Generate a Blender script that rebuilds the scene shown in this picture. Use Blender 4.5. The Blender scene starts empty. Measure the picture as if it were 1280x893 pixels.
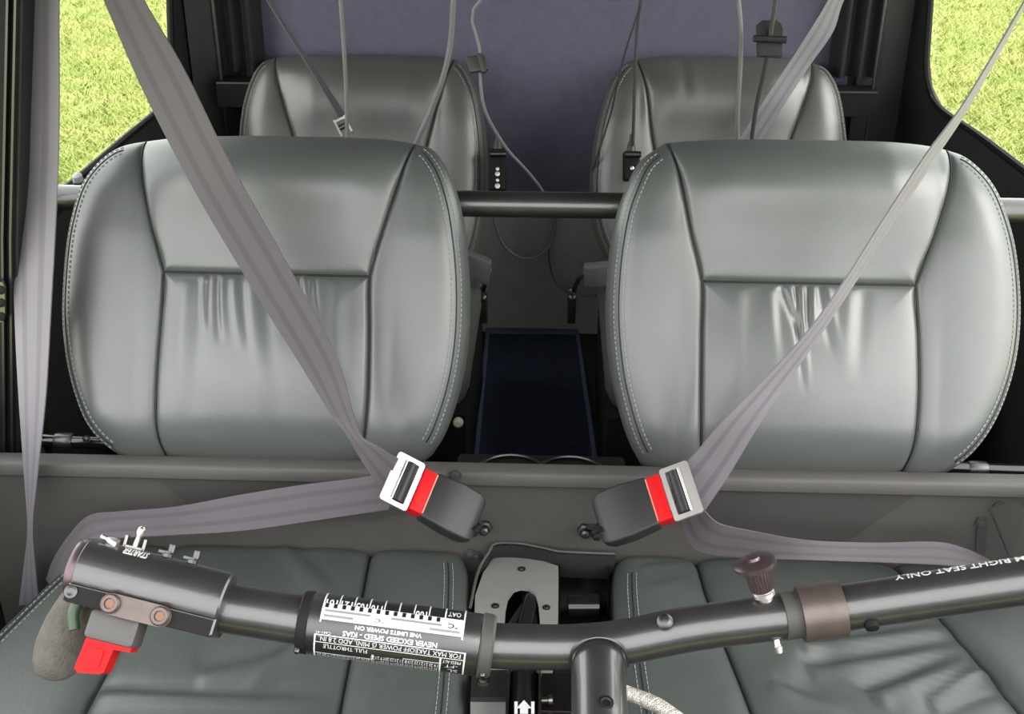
import bpy, math, random
import numpy as np
from mathutils import Vector, Matrix
random.seed(7); np.random.seed(7)
S = bpy.context.scene
COL = S.collection

# ------------------------------------------------------------------ camera
F = 1404.0; PITCH = math.radians(25.906); YAW = math.radians(1.95); ROLL = math.radians(0.206)
CAM = np.array([0.0125, 0.0, 1.22])
fw = np.array([-math.sin(YAW)*math.cos(PITCH), math.cos(YAW)*math.cos(PITCH), -math.sin(PITCH)])
_r = np.array([math.cos(YAW), math.sin(YAW), 0.0]); _u = np.cross(_r, fw)
rt = _r*math.cos(ROLL) + _u*math.sin(ROLL); up = -_r*math.sin(ROLL) + _u*math.cos(ROLL)
cd = bpy.data.cameras.new('camera'); cam = bpy.data.objects.new('camera', cd); COL.objects.link(cam)
M = Matrix(((rt[0], up[0], -fw[0], CAM[0]), (rt[1], up[1], -fw[1], CAM[1]), (rt[2], up[2], -fw[2], CAM[2]), (0, 0, 0, 1)))
cam.matrix_world = M
cd.sensor_width = 36; cd.lens = F/1280*36; cd.clip_start = 0.02
S.camera = cam

# ------------------------------------------------------------------ light
W = bpy.data.worlds.new('world'); S.world = W; W.use_nodes = True
nt = W.node_tree; bg = nt.nodes['Background']
tc = nt.nodes.new('ShaderNodeTexCoord'); sx = nt.nodes.new('ShaderNodeSeparateXYZ'); cr = nt.nodes.new('ShaderNodeValToRGB')
nt.links.new(tc.outputs['Generated'], sx.inputs[0]); nt.links.new(sx.outputs['Z'], cr.inputs[0]); nt.links.new(cr.outputs[0], bg.inputs[0])
cr.color_ramp.elements[0].position = 0.0; cr.color_ramp.elements[0].color = (1.0, 1.0, 0.98, 1)
cr.color_ramp.elements[1].position = 0.9; cr.color_ramp.elements[1].color = (0.97, 0.98, 1.0, 1)
bg.inputs[1].default_value = 4.9
sd = bpy.data.lights.new('sun', 'SUN'); sd.energy = 2.0; sd.angle = math.radians(34); sd.color = (1, .96, .88)
sun = bpy.data.objects.new('sun', sd); COL.objects.link(sun)
sun.rotation_euler = Vector((-.71, .38, -.59)).to_track_quat('-Z', 'Y').to_euler()   # hazy sun, front right
S.view_settings.view_transform = 'Standard'; S.view_settings.look = 'None'
S.view_settings.gamma = 1.0; S.view_settings.use_curve_mapping = False
S.view_settings.exposure = 0.0

# ------------------------------------------------------------------ helpers
def ray(px, py):
    return fw + rt*((px-640)/F) - up*((py-446.5)/F)
def at(px, py, Y):
    d = ray(px, py); return CAM + d*((Y-CAM[1])/d[1])
def atz(px, py, Z):
    d = ray(px, py); return CAM + d*((Z-CAM[2])/d[2])
def atx(px, py, X):
    d = ray(px, py); return CAM + d*((X-CAM[0])/d[0])
def atd(px, py, dep):
    return CAM + ray(px, py)*dep
def atp(px, py, P, N):
    d = ray(px, py); return CAM + d*(np.dot(np.array(P)-CAM, N)/np.dot(d, N))
def unit(v):
    v = np.array(v, float); return v/np.linalg.norm(v)

def cr_curve(pts, n, closed=False):
    """smooth curve through pts, resampled evenly to n points"""
    P = np.array(pts, float)
    if len(P) == 2: dense = P
    else:
        k = len(P); out = []
        segs = k if closed else k-1
        for i in range(segs):
            if closed: p0, p1, p2, p3 = P[(i-1) % k], P[i], P[(i+1) % k], P[(i+2) % k]
            else:
                p1, p2 = P[i], P[i+1]
                p0 = P[i-1] if i > 0 else 2*p1-p2
                p3 = P[i+2] if i+2 < k else 2*p2-p1
            for t in np.linspace(0, 1, 14, endpoint=False):
                out.append(.5*((2*p1)+(-p0+p2)*t+(2*p0-5*p1+4*p2-p3)*t*t+(-p0+3*p1-3*p2+p3)*t**3))
        out.append(P[0] if closed else P[-1]); dense = np.array(out)
    L = np.concatenate([[0], np.cumsum(np.linalg.norm(np.diff(dense, axis=0), axis=1))])
    ts = np.linspace(0, L[-1], n+1)[:-1] if closed else np.linspace(0, L[-1], n)
    return np.stack([np.interp(ts, L, dense[:, i]) for i in range(P.shape[1])], 1)
def sample(curve, ts):
    """evaluate polyline at fractions ts of its length"""
    L = np.concatenate([[0], np.cumsum(np.linalg.norm(np.diff(curve, axis=0), axis=1))]); L /= max(L[-1], 1e-9)
    return np.stack([np.interp(ts, L, curve[:, i]) for i in range(curve.shape[1])], 1)

class MB:
    def __init__(self): self.v = []; self.f = []; self.uv = {}
    def add(self, vs, fs):
        b = len(self.v); self.v += [tuple(map(float, p)) for p in vs]; self.f += [tuple(b+i for i in f) for f in fs]; return b
    def grid(self, G, closed_u=False, closed_v=False):
        G = np.array(G); n, m = G.shape[:2]; fs = []
        for i in range(n if closed_u else n-1):
            for j in range(m if closed_v else m-1):
                fs.append((i*m+j, i*m+(j+1) % m, ((i+1) % n)*m+(j+1) % m, ((i+1) % n)*m+j))
        return self.add(G.reshape(-1, 3), fs)
    def box(self, c, X, Y, Z, bev=0.0):
        """box from centre and three half-axis vectors, chamfered by bev (fraction of each half axis)"""
        c = np.array(c, float); X = np.array(X, float); Y = np.array(Y, float); Z = np.array(Z, float)
        if bev <= 0:
            vs = [c+a*X+b*Y+d*Z for a in (-1, 1) for b in (-1, 1) for d in (-1, 1)]
            return self.add(vs, [(0, 1, 3, 2), (4, 6, 7, 5), (0, 4, 5, 1), (2, 3, 7, 6), (0, 2, 6, 4), (1, 5, 7, 3)])
        lx, ly, lz = [np.linalg.norm(a) for a in (X, Y, Z)]
        ux, uy, uz = X/lx, Y/ly, Z/lz
        b = min(bev, .49*2*min(lx, ly, lz))
        rings = []
        prof = [(-lz, b), (-lz+b*.3, b*.3), (-lz+b, 0), (lz-b, 0), (lz-b*.3, b*.3), (lz, b)]
        for z, ins in prof:
            ring = []
            hx, hy = lx-ins, ly-ins; r = max(b-ins*.3, 1e-5)
            for sx_, sy_, a0 in ((1, 1, 0), (-1, 1, 90), (-1, -1, 180), (1, -1, 270)):
                for a in (0, 30, 60, 90):
                    t = math.radians(a0+a)
                    ring.append(c+ux*(sx_*(hx-r)+r*math.cos(t))+uy*(sy_*(hy-r)+r*math.sin(t))+uz*z)
            rings.append(ring)
        n = 16; base = self.grid(rings, closed_v=True)
        self.f.append(tuple(base+i for i in range(n))[::-1]); self.f.append(tuple(base+5*n+i for i in range(n)))
    def tube(self, path, r, seg=16, caps=True):
        P = np.array(path, float); n = len(P); R = np.full(n, r) if np.isscalar(r) else np.array(r, float)
        T = np.gradient(P, axis=0); T /= np.linalg.norm(T, axis=1)[:, None]+1e-12
        a = np.cross(T[0], [0.13, 0.2, 0.97]); a = unit(a) if np.linalg.norm(a) > 1e-3 else np.array([1., 0, 0])
        G = []
        for i in range(n):
            a = a-T[i]*np.dot(a, T[i]); a = unit(a); b = np.cross(T[i], a)
            G.append([P[i]+R[i]*(math.cos(t)*a+math.sin(t)*b) for t in np.linspace(0, 2*math.pi, seg, endpoint=False)])
        base = self.grid(G, closed_v=True)
        if caps:
            self.f.append(tuple(base+i for i in range(seg))[::-1]); self.f.append(tuple(base+(n-1)*seg+i for i in range(seg)))
    def lathe(self, c, ax, prof, seg=24, caps=True):
        """prof: list of (distance along ax, radius)"""
        ax = unit(ax); c = np.array(c, float)
        a = np.cross(ax, [0.1, 0.3, 0.95]); a = unit(a); b = np.cross(ax, a)
        G = [[c+ax*s+r*(math.cos(t)*a+math.sin(t)*b) for t in np.linspace(0, 2*math.pi, seg, endpoint=False)] for s, r in prof]
        base = self.grid(G, closed_v=True)
        if caps:
            self.f.append(tuple(base+i for i in range(seg))[::-1]); self.f.append(tuple(base+(len(prof)-1)*seg+i for i in range(seg)))
    def prism(self, poly, ext):
        """planar polygon (3d points) extruded by vector ext"""
        P = np.array(poly, float); n = len(P); e = np.array(ext, float)
        base = self.add(np.concatenate([P, P+e]), [(i, (i+1) % n, n+(i+1) % n, n+i) for i in range(n)])
        self.f.append(tuple(base+i for i in range(n))[::-1]); self.f.append(tuple(base+n+i for i in range(n)))
    def ringplate(self, outer, inner, ext):
        """plate with a hole: outer and inner loops of equal length, extruded by ext"""
        o = np.array(outer, float); i_ = np.array(inner, float); e = np.array(ext, float)
        self.grid([o, i_, i_+e, o+e], closed_u=True, closed_v=True)
    def build(self, name, m, parent=None, smooth=True, auto=40):
        me = bpy.data.meshes.new(name); me.from_pydata(self.v, [], self.f); me.validate(); me.update()
        import bmesh
        bm = bmesh.new(); bm.from_mesh(me); bmesh.ops.recalc_face_normals(bm, faces=bm.faces); bm.to_mesh(me); bm.free()
        if smooth:
            me.polygons.foreach_set('use_smooth', [True]*len(me.polygons))
            if auto: me.set_sharp_from_angle(angle=math.radians(auto))
        me.materials.append(m)
        o = bpy.data.objects.new(name, me); COL.objects.link(o)
        if parent is not None:
            o.parent = parent; o.matrix_parent_inverse = wmat(parent).inverted()
        return o
def wmat(o):
    m = o.matrix_parent_inverse @ o.matrix_basis if o.parent else o.matrix_basis.copy()
    return (wmat(o.parent) @ m) if o.parent else m
def thing(name, label, cat, loc, group=None):
    o = bpy.data.objects.new(name, None); COL.objects.link(o); o.empty_display_size = .05
    o.location = tuple(map(float, loc)); o['label'] = label; o['category'] = cat
    if group: o['group'] = group
    return o
def tag(o, label, cat, group=None):
    o['label'] = label; o['category'] = cat
    if group: o['group'] = group
    return o
def struct(o): o['kind'] = 'structure'; return o

# ------------------------------------------------------------------ materials
DIM = .55
def mat(name, col, rough=.5, metal=0., var=.0, vscale=8., bump=.0, bscale=200., spec=.5, coat=0., sheen=0., bdist=.001, bump2=.0, b2scale=12.):
    m = bpy.data.materials.new(name); m.use_nodes = True; n = m.node_tree; p = n.nodes['Principled BSDF']
    if metal == 0: col = tuple(c*DIM for c in col)
    p.inputs['Base Color'].default_value = (*col, 1); p.inputs['Roughness'].default_value = rough
    p.inputs['Metallic'].default_value = metal; p.inputs['Specular IOR Level'].default_value = spec
    p.inputs['Coat Weight'].default_value = coat; p.inputs['Sheen Weight'].default_value = sheen
    t = n.nodes.new('ShaderNodeTexCoord')
    if var > 0:
        z = n.nodes.new('ShaderNodeTexNoise'); z.inputs['Scale'].default_value = vscale; z.inputs['Detail'].default_value = 6
        r = n.nodes.new('ShaderNodeValToRGB')
        r.color_ramp.elements[0].position = .3; r.color_ramp.elements[1].position = .7
        r.color_ramp.elements[0].color = (*[c*(1-var) for c in col], 1); r.color_ramp.elements[1].color = (*[min(1, c*(1+var)) for c in col], 1)
        n.links.new(t.outputs['Object'], z.inputs['Vector']); n.links.new(z.outputs['Fac'], r.inputs[0]); n.links.new(r.outputs[0], p.inputs['Base Color'])
    last = None
    for b, s, dist in ((bump2, b2scale, .01), (bump, bscale, bdist)):
        if b > 0:
            z = n.nodes.new('ShaderNodeTexNoise'); z.inputs['Scale'].default_value = s; z.inputs['Detail'].default_value = 4
            k = n.nodes.new('ShaderNodeBump'); k.inputs['Strength'].default_value = b; k.inputs['Distance'].default_value = dist
            n.links.new(t.outputs['Object'], z.inputs['Vector']); n.links.new(z.outputs['Fac'], k.inputs['Height'])
            if last: n.links.new(last, k.inputs['Normal'])
            last = k.outputs['Normal']
    if last: n.links.new(last, p.inputs['Normal'])
    return m
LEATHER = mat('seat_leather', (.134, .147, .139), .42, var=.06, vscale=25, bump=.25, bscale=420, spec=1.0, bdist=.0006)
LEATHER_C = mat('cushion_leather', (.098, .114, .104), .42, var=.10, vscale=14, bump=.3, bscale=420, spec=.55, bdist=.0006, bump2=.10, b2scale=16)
LEATHER_R = mat('rear_leather', (.13, .128, .118), .40, var=.06, vscale=25, bump=.25, bscale=420, spec=1.0, bdist=.0006)
SEAM = mat('seam_dark', (.012, .014, .014), .6)
THREAD = mat('thread', (.42, .44, .42), .7)
SHELL = mat('seat_shell', (.02, .02, .021), .5)
BLACKP = mat('black_paint', (.018, .018, .018), .34, var=.2, vscale=40, spec=.9, bump=.1, bscale=300)
TUBEP = mat('tube_paint', (.030, .028, .027), .38, var=.22, vscale=60, spec=1.0, bump=.15, bscale=250, coat=.5)
BLACKM = mat('black_matte', (.012, .012, .012), .65, spec=.2)
BLACKG = mat('black_gloss', (.010, .010, .010), .18, spec=.6)
PLASTICR = mat('rear_buckle_plastic', (.13, .13, .135), .5)
PLASTIC = mat('buckle_plastic', (.026, .027, .028), .5, bump=.2, bscale=600)
GREYP = mat('grey_panel', (.115, .108, .100), .55, var=.06, vscale=20, bump=.15, bscale=300)
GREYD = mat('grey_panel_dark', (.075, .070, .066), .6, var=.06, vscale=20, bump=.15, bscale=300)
PLATE = mat('grey_plate', (.30, .29, .28), .5, var=.04, vscale=30, bump=.1, bscale=400)
TRIM = mat('dark_trim', (.030, .029, .029), .6, var=.25, vscale=9, bump=.25, bscale=180)
DRAPE = mat('dark_drape', (.016, .016, .022), .85, var=.3, vscale=12)
CARPET = mat('purple_carpet', (.185, .173, .255), .95, var=.07, vscale=55, bump=.5, bscale=700, sheen=.2)
VINYL = mat('grey_vinyl', (.42, .385, .375), .7, var=.08, vscale=30, bump=.3, bscale=500)
NAVY = mat('navy_mat', (.024, .036, .085), .95, var=.25, vscale=40, bump=.6, bscale=600)
NAVYB = mat('mat_binding', (.14, .18, .30), .85, var=.1, vscale=60)
CHROME = mat('chrome', (.74, .70, .68), .38, metal=1)
STEEL = mat('steel', (.20, .19, .175), .3, metal=1)
STEELD = mat('dark_steel', (.10, .10, .10), .4, metal=1)
RED = mat('red_plastic', (.85, .012, .016), .5, spec=.15)
REDL = mat('red_edge', (.9, .30, .20), .4)
BRONZE = mat('bronze', (.11, .085, .078), .42, metal=.6, var=.15, vscale=60)
COPPER = mat('copper', (.15, .085, .055), .35, metal=.8)
MAUVE = mat('mauve_anodised', (.105, .075, .082), .3, metal=.7)
WHITE = mat('white_print', (.92, .92, .92), .5)
GREYPRINT = mat('grey_print', (.35, .34, .34), .5)
IVORY = mat('ivory', (.75, .75, .55), .4)
FOAM = mat('foam_grip', (.15, .142, .12), .95, var=.18, vscale=150, bump=.9, bscale=500, bdist=.002)
CABLE = mat('grey_cable', (.085, .085, .085), .45)
CABLEL = mat('pale_cable', (.34, .34, .33), .45)
BRAID = mat('silver_braid', (.55, .53, .48), .35, metal=.8, bump=1, bscale=900)
GREEN = mat('green_wire', (.05, .10, .05), .5)
def web_mat(name, c0, c1, rough=.55):
    m = mat(name, c0, rough); n = m.node_tree; p = n.nodes['Principled BSDF']
    uv = n.nodes.new('ShaderNodeUVMap'); s = n.nodes.new('ShaderNodeSeparateXYZ'); r = n.nodes.new('ShaderNodeValToRGB')
    n.links.new(uv.outputs[0], s.inputs[0]); n.links.new(s.outputs[0], r.inputs[0])
    e = r.color_ramp.elements; e[0].position = 0; e[1].position = 1
    c0 = tuple(c*DIM for c in c0); c1 = tuple(c*DIM for c in c1)
    e[0].color = (*c0, 1); e[1].color = (*c0, 1)
    for pos, c in ((.20, c0), (.23, c1), (.34, c1), (.37, c0), (.63, c0), (.66, c1), (.77, c1), (.80, c0)):
        k = e.new(pos); k.color = (*c, 1)
    n.links.new(r.outputs[0], p.inputs['Base Color'])
    w = n.nodes.new('ShaderNodeTexWave'); w.inputs['Scale'].default_value = 1.0; w.wave_type = 'BANDS'; w.bands_direction = 'Y'
    mp = n.nodes.new('ShaderNodeMapping'); mp.inputs['Scale'].default_value = (0, 60, 0)
    n.links.new(uv.outputs[0], mp.inputs[0]); n.links.new(mp.outputs[0], w.inputs['Vector'])
    b = n.nodes.new('ShaderNodeBump'); b.inputs['Strength'].default_value = .25; b.inputs['Distance'].default_value = .0008
    n.links.new(w.outputs['Fac'], b.inputs['Height']); n.links.new(b.outputs[0], p.inputs['Normal'])
    p.inputs['Sheen Weight'].default_value = .25
    return m
WEB = web_mat('webbing', (.116, .097, .116), (.082, .069, .082))
WEB_PALE = web_mat('webbing_pale', (.255, .235, .268), (.185, .168, .195))  # paler copy of the same belt webbing

# ------------------------------------------------------------------ upholstery
def segdist(P, poly):
    """distance of points P (n,2) to polyline poly (m,2)"""
    a = poly[:-1]; b = poly[1:]; ab = b-a; L = (ab**2).sum(1)+1e-12
    best = np.full(len(P), 1e9)
    for i in range(0, len(P), 4000):
        p = P[i:i+4000]
        t = np.clip(((p[:, None]-a[None])*ab[None]).sum(2)/L, 0, 1)
        d = np.linalg.norm(p[:, None]-(a[None]+t[..., None]*ab[None]), axis=2)
        best[i:i+4000] = d.min(1)
    return best
class Pad:
    """padded leather surface over a planar outline, described in its own (u, v, n) frame"""
    def __init__(s, O, U, V, sides, seams, R=.05, puff=.006, crease=.003, back=.09, extra=None, grip=.0032):
        s.O = np.array(O, float); s.U = unit(U); s.V = unit(V); s.N = np.cross(s.U, s.V)
        s.sides = [cr_curve(c, 60) for c in sides]          # top, right, bottom, left (head to tail)
        s.loop = np.concatenate([c[:-1] for c in s.sides]); s.seams = [cr_curve(c, 50) for c in seams]
        s.R = R; s.puff = puff; s.crease = crease; s.back = back; s.extra = extra; s.grip = grip
        s.closed = np.concatenate([s.loop, s.loop[:1]])
    def h(s, P):
        d = segdist(P, s.closed); q = 1-np.clip(d/s.R, 0, 1)
        h = -s.R*.75*(1-np.sqrt(np.maximum(1-q*q, 0)))
        ds = np.full(len(P), 1e9)
        for c in s.seams: ds = np.minimum(ds, segdist(P, c))
        k = np.clip(d/.02, 0, 1)
        h += s.puff*(1-np.exp(-ds/.011)) + .0*d
        h -= s.crease*np.exp(-(ds/s.grip)**2)*k
        if s.extra is not None: h += s.extra(P, d, ds)
        return h
    def w(s, P, h):
        P = np.array(P); return s.O + P[:, :1]*s.U + P[:, 1:]*s.V + np.array(h).reshape(-1, 1)*s.N
    def panel(s, name, top, right, bottom, left, m, parent, nu=60, nv=60):
        """Coons patch; top & bottom run left to right, left & right run top to bottom"""
        tu = .5-.5*np.cos(np.pi*np.linspace(0, 1, nu)); tv = .5-.5*np.cos(np.pi*np.linspace(0, 1, nv))
        T, B, Lc, Rc = sample(top, tu), sample(bottom, tu), sample(left, tv), sample(right, tv)
        u = tu[None, :, None]; v = tv[:, None, None]
        G = (1-v)*T[None]+v*B[None]+(1-u)*Lc[:, None]+u*Rc[:, None] - ((1-u)*(1-v)*T[0]+u*(1-v)*T[-1]+(1-u)*v*B[0]+u*v*B[-1])
        P = G.reshape(-1, 2); X = s.w(P, s.h(P)).reshape(nv, nu, 3)
        mb = MB(); mb.grid(X); return mb.build(name, m, parent, auto=0)
    def ruled(s, name, a, b, m, parent, nu=40, nv=70):
        """patch between curve a (seam) and curve b (edge) sharing both end points"""
        tu = .5-.5*np.cos(np.pi*np.linspace(0, 1, nu)); tv = .5-.5*np.cos(np.pi*np.linspace(0, 1, nv))
        A, B = sample(a, tv), sample(b, tv)
        P = ((1-tu)[None, :, None]*A[:, None]+tu[None, :, None]*B[:, None]).reshape(-1, 2)
        mb = MB(); mb.grid(s.w(P, s.h(P)).reshape(nv, nu, 3)); return mb.build(name, m, parent, auto=0)
    def inset(s, d):
        """outline moved inwards by d"""
        L = s.loop; t = np.roll(L, -1, 0)-np.roll(L, 1, 0); t /= np.linalg.norm(t, axis=1)[:, None]+1e-9
        n = np.stack([t[:, 1], -t[:, 0]], 1)                # outline runs clockwise: inward is to the right
        return L + n*d
    def rim(s, m, parent, name='side_band'):
        P = s.loop; h0 = s.h(P); mb = MB(); rows = []
        c = P.mean(0)
        for f, sc in ((0, 1), (.12, 1.004), (.4, 1.004), (.8, .985), (.95, .96), (1, .92), (1, .5), (1, .02)):
            rows.append(s.w(c+(P-c)*sc, h0*(1-f) - f*s.back))
        mb.grid(rows, closed_v=True); return mb.build(name, m, parent, auto=0)
    def piping(s, curves, r, m, parent, lift=.001, name='seam_piping'):
        for c in curves:
            mb = MB(); mb.tube(s.w(c, s.h(c)+lift), r, 6); mb.build(name, m, parent, auto=0)
    def stitches(s, curves, m, parent, step=.0058, length=.0036, wd=.0006):
        mb = MB()
        for c in curves:
            L = np.linalg.norm(np.diff(c, axis=0), axis=1).sum(); n = int(L/step)
            ts = (np.arange(n)+.5)/n; a = sample(c, ts-length/2/L); b = sample(c, ts+length/2/L)
            A = s.w(a, s.h(a)+.0006); B = s.w(b, s.h(b)+.0006)
            for p, q in zip(A, B):
                t = unit(q-p); w = np.cross(t, s.N)
                mb.box((p+q)/2, (q-p)/2, w*wd, s.N*.0005)
        o = mb.build('stitching', m, parent, smooth=False); o['kind'] = 'stuff'; return o

def to_uv(pad_O, U, V, N, pts):
    out = []
    for x, y in pts:
        p = atp(x, y, pad_O, N)-pad_O; out.append((np.dot(p, U), np.dot(p, V)))
    return out

def wrinkle_fn(folds):
    """folds: list of ((u0,v0),(u1,v1), amplitude, width)"""
    def f(P, d, ds):
        h = np.zeros(len(P))
        for (a, b, amp, w) in folds:
            a = np.array(a); b = np.array(b); ab = b-a; L = np.linalg.norm(ab); t = ((P-a)@ab)/L**2
            per = np.array([-ab[1], ab[0]])/L
            x = (P-a)@per + .12*L*np.sin(np.clip(t, 0, 1)*3)*.15
            env = np.clip(t, 0, 1)**.25*np.clip(1-t, 0, 1)**.8*(t > 0)*(t < 1)
            h += amp*env*(np.exp(-(x/w)**2)-.7*np.exp(-((x-1.6*w)/(w*.9))**2))
        return h
    return f

def backrest(parent, xc, Y0, Z0, tilt, top, right, bottom, left, UL, UR, LL, LR, folds, m, R=.042, back=.085):
    O = np.array([xc, Y0, Z0]); U = np.array([1., 0, 0]); V = np.array([0, math.sin(tilt), math.cos(tilt)]); N = np.cross(U, V)
    q = lambda pts: to_uv(O, U, V, N, pts)
    top, right, bottom, left, UL, UR, LL, LR = map(q, (top, right, bottom, left, UL, UR, LL, LR))
    # share end points exactly
    right[0] = top[-1]; bottom[0] = right[-1]; left[0] = bottom[-1]; left[-1] = top[0]
    bl = cr_curve(bottom, 200); i0 = np.argmin(np.linalg.norm(bl-np.array(LR[-1]), axis=1)); i1 = np.argmin(np.linalg.norm(bl-np.array(LL[-1]), axis=1))
    LR[-1] = tuple(bl[i0]); LL[-1] = tuple(bl[i1]); UL[0] = top[0]; UR[0] = top[-1]
    LL[0] = UL[-1]; LR[0] = UR[-1]; mid = [UL[-1], UR[-1]]
    wf = wrinkle_fn([((q([a])[0]), (q([b])[0]), am*1.5, w*.85) for a, b, am, w in folds])
    vt = max(p[1] for p in top); us = np.array(mid).mean(0)[0]; vm = mid[0][1]
    wid = max(p[0] for p in right)-min(p[0] for p in left)
    lowL = np.array(cr_curve(LL, 30)); lowR = np.array(cr_curve(LR, 30))
    def extra(P, d, ds):
        h = wf(P, d, ds)
        # top of the headrest rolls backwards
        s = np.clip((P[:, 1]-(vt-.075))/.075, 0, 1); h -= .024*s*s
        # side bolsters swell forward, centre dishes in
        x = np.abs(P[:, 0]-us)/(wid/2)
        h += .014*np.exp(-((x-.80)/.30)**2)*np.clip((vt-P[:, 1])/.12, 0, 1)
        # lower panel bulges above the hip
        bx = np.clip(1-(x/.62)**2, 0, 1)
        h += .020*np.exp(-((P[:, 1]-vm*.50)/.10)**2)*bx + .017*np.exp(-((P[:, 1]-(vm+.115))/.055)**2)*np.clip(bx*1.6, 0, 1)
        # underside tucks in
        s = np.clip((.07-P[:, 1])/.07, 0, 1); h -= .03*s*s
        return h
    mid_c = np.array(mid)
    pad = Pad(O, U, V, [top, right, bottom, left], [UL+LL[1:], UR+LR[1:], mid], R=R, back=back, extra=extra)
    br = thing_child('backrest', parent)
    sd_ = pad.sides; cU = lambda c: cr_curve(c, 50)
    b_all = cr_curve(bottom, 200)
    pad.panel('headrest_panel', sd_[0], cU(UR), cr_curve(mid, 10), cU(UL), m, br)
    pad.panel('lumbar_panel', cr_curve(mid, 40), cU(LR), b_all[i0:i1+1][::-1], cU(LL), m, br, 140, 80)
    cL = np.concatenate([cU(UL), cU(LL)[1:]]); eL = np.concatenate([sd_[3][::-1], b_all[i1:][::-1][1:]])
    cR = np.concatenate([cU(UR), cU(LR)[1:]]); eR = np.concatenate([sd_[1], b_all[:i0+1][1:]])
    pad.ruled('side_bolster', cL, eL, m, br); pad.ruled('side_bolster', cR, eR, m, br)
    pad.rim(m, br)
    pad.piping([cL[1:-1], cR[1:-1], cr_curve(mid, 30)], .0012, SEAM, br, lift=.0008)
    keep = lambda c: c[(np.abs(c[:, 0]-us) > wid*.36)]
    split = lambda c: [c[c[:, 0] < us], c[c[:, 0] > us]]
    def sidepieces(d):
        c = pad.inset(d); n = len(pad.sides[0])-1; nr = n; r_ = c[n+2:2*n-1]; l_ = c[3*n+2:4*n-2]
        return [r_, l_]
    if R > .05 or True:
        pad.stitches(sidepieces(.0065)+sidepieces(.0165), THREAD, br)
        pad.piping(sidepieces(.0115), .0009, SEAM, br, lift=.0002, name='rim_piping')
    return br, pad
def thing_child(name, parent):
    o = bpy.data.objects.new(name, None); COL.objects.link(o); o.empty_display_size = .03
    o.parent = parent; o.matrix_parent_inverse = Matrix.Identity(4); return o

# ------------------------------------------------------------------ setting
XW = .645                                                             # inner face of the cabin sides
YF = 2.05                                                             # firewall
ZFLOOR = float(at(665, 412, YF)[2])                                   # rear floor level
XS = {-1: .625, 1: .645}
def wallpoly(name, pts_yz, side, m, th=.010):
    mb = MB(); mb.prism([(side*XS[side], y, z) for y, z in pts_yz], (side*th, 0, 0)); return struct(mb.build(name, m, auto=30))
mb = MB(); mb.box((0, 1.0, -.03), (.70, 0, 0), (0, 1.1, 0), (0, 0, .03)); struct(mb.build('floor', TRIM, smooth=False))
mb = MB(); mb.box((0, 1.62, ZFLOOR-.02), (.64, 0, 0), (0, .44, 0), (0, 0, .02)); struct(mb.build('floor_rear', TRIM, smooth=False))
# unseen ceiling with a slight crown, reaching forward to shade the seats
mb = MB(); rows = []
for y in np.linspace(.28, 2.12, 10):
    rows.append([(x, y, 1.36-.05*(x/.7)**2-.03*max(0, (y-1.4)/.7)**2) for x in np.linspace(-.7, .7, 14)])
mb.grid(rows); mb.grid(np.array(rows)+np.array([0, 0, .03])); struct(mb.build('ceiling', TRIM))
# unseen nose below the windscreen and lower door halves, added to block low light
mb = MB(); mb.grid([[(x, -.42-.10*(1-(x/.66)**2), z) for x in np.linspace(-.66, .66, 12)] for z in (-.02, .35, .80)]); struct(mb.build('wall_front', TRIM))
for side, sn in ((-1, 'left'), (1, 'right')):
    mb = MB(); mb.prism([(side*.67, -.42, -.02), (side*.67, 1.36, -.02), (side*.67, 1.36, .62), (side*.67, .9, .60), (side*.67, -.42, .74)], (side*.02, 0, 0)); struct(mb.build('wall_front_'+sn, TRIM, smooth=False))
# firewall: purple carpet above, grey vinyl panel below
mb = MB(); rows = []
for z in np.linspace(ZFLOOR, 1.36, 8): rows.append([(x, YF+.01+.02*math.cos(x*3), z) for x in np.linspace(-.545, .545, 16)])
mb.grid(rows); struct(mb.build('wall_rear', CARPET))
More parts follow.
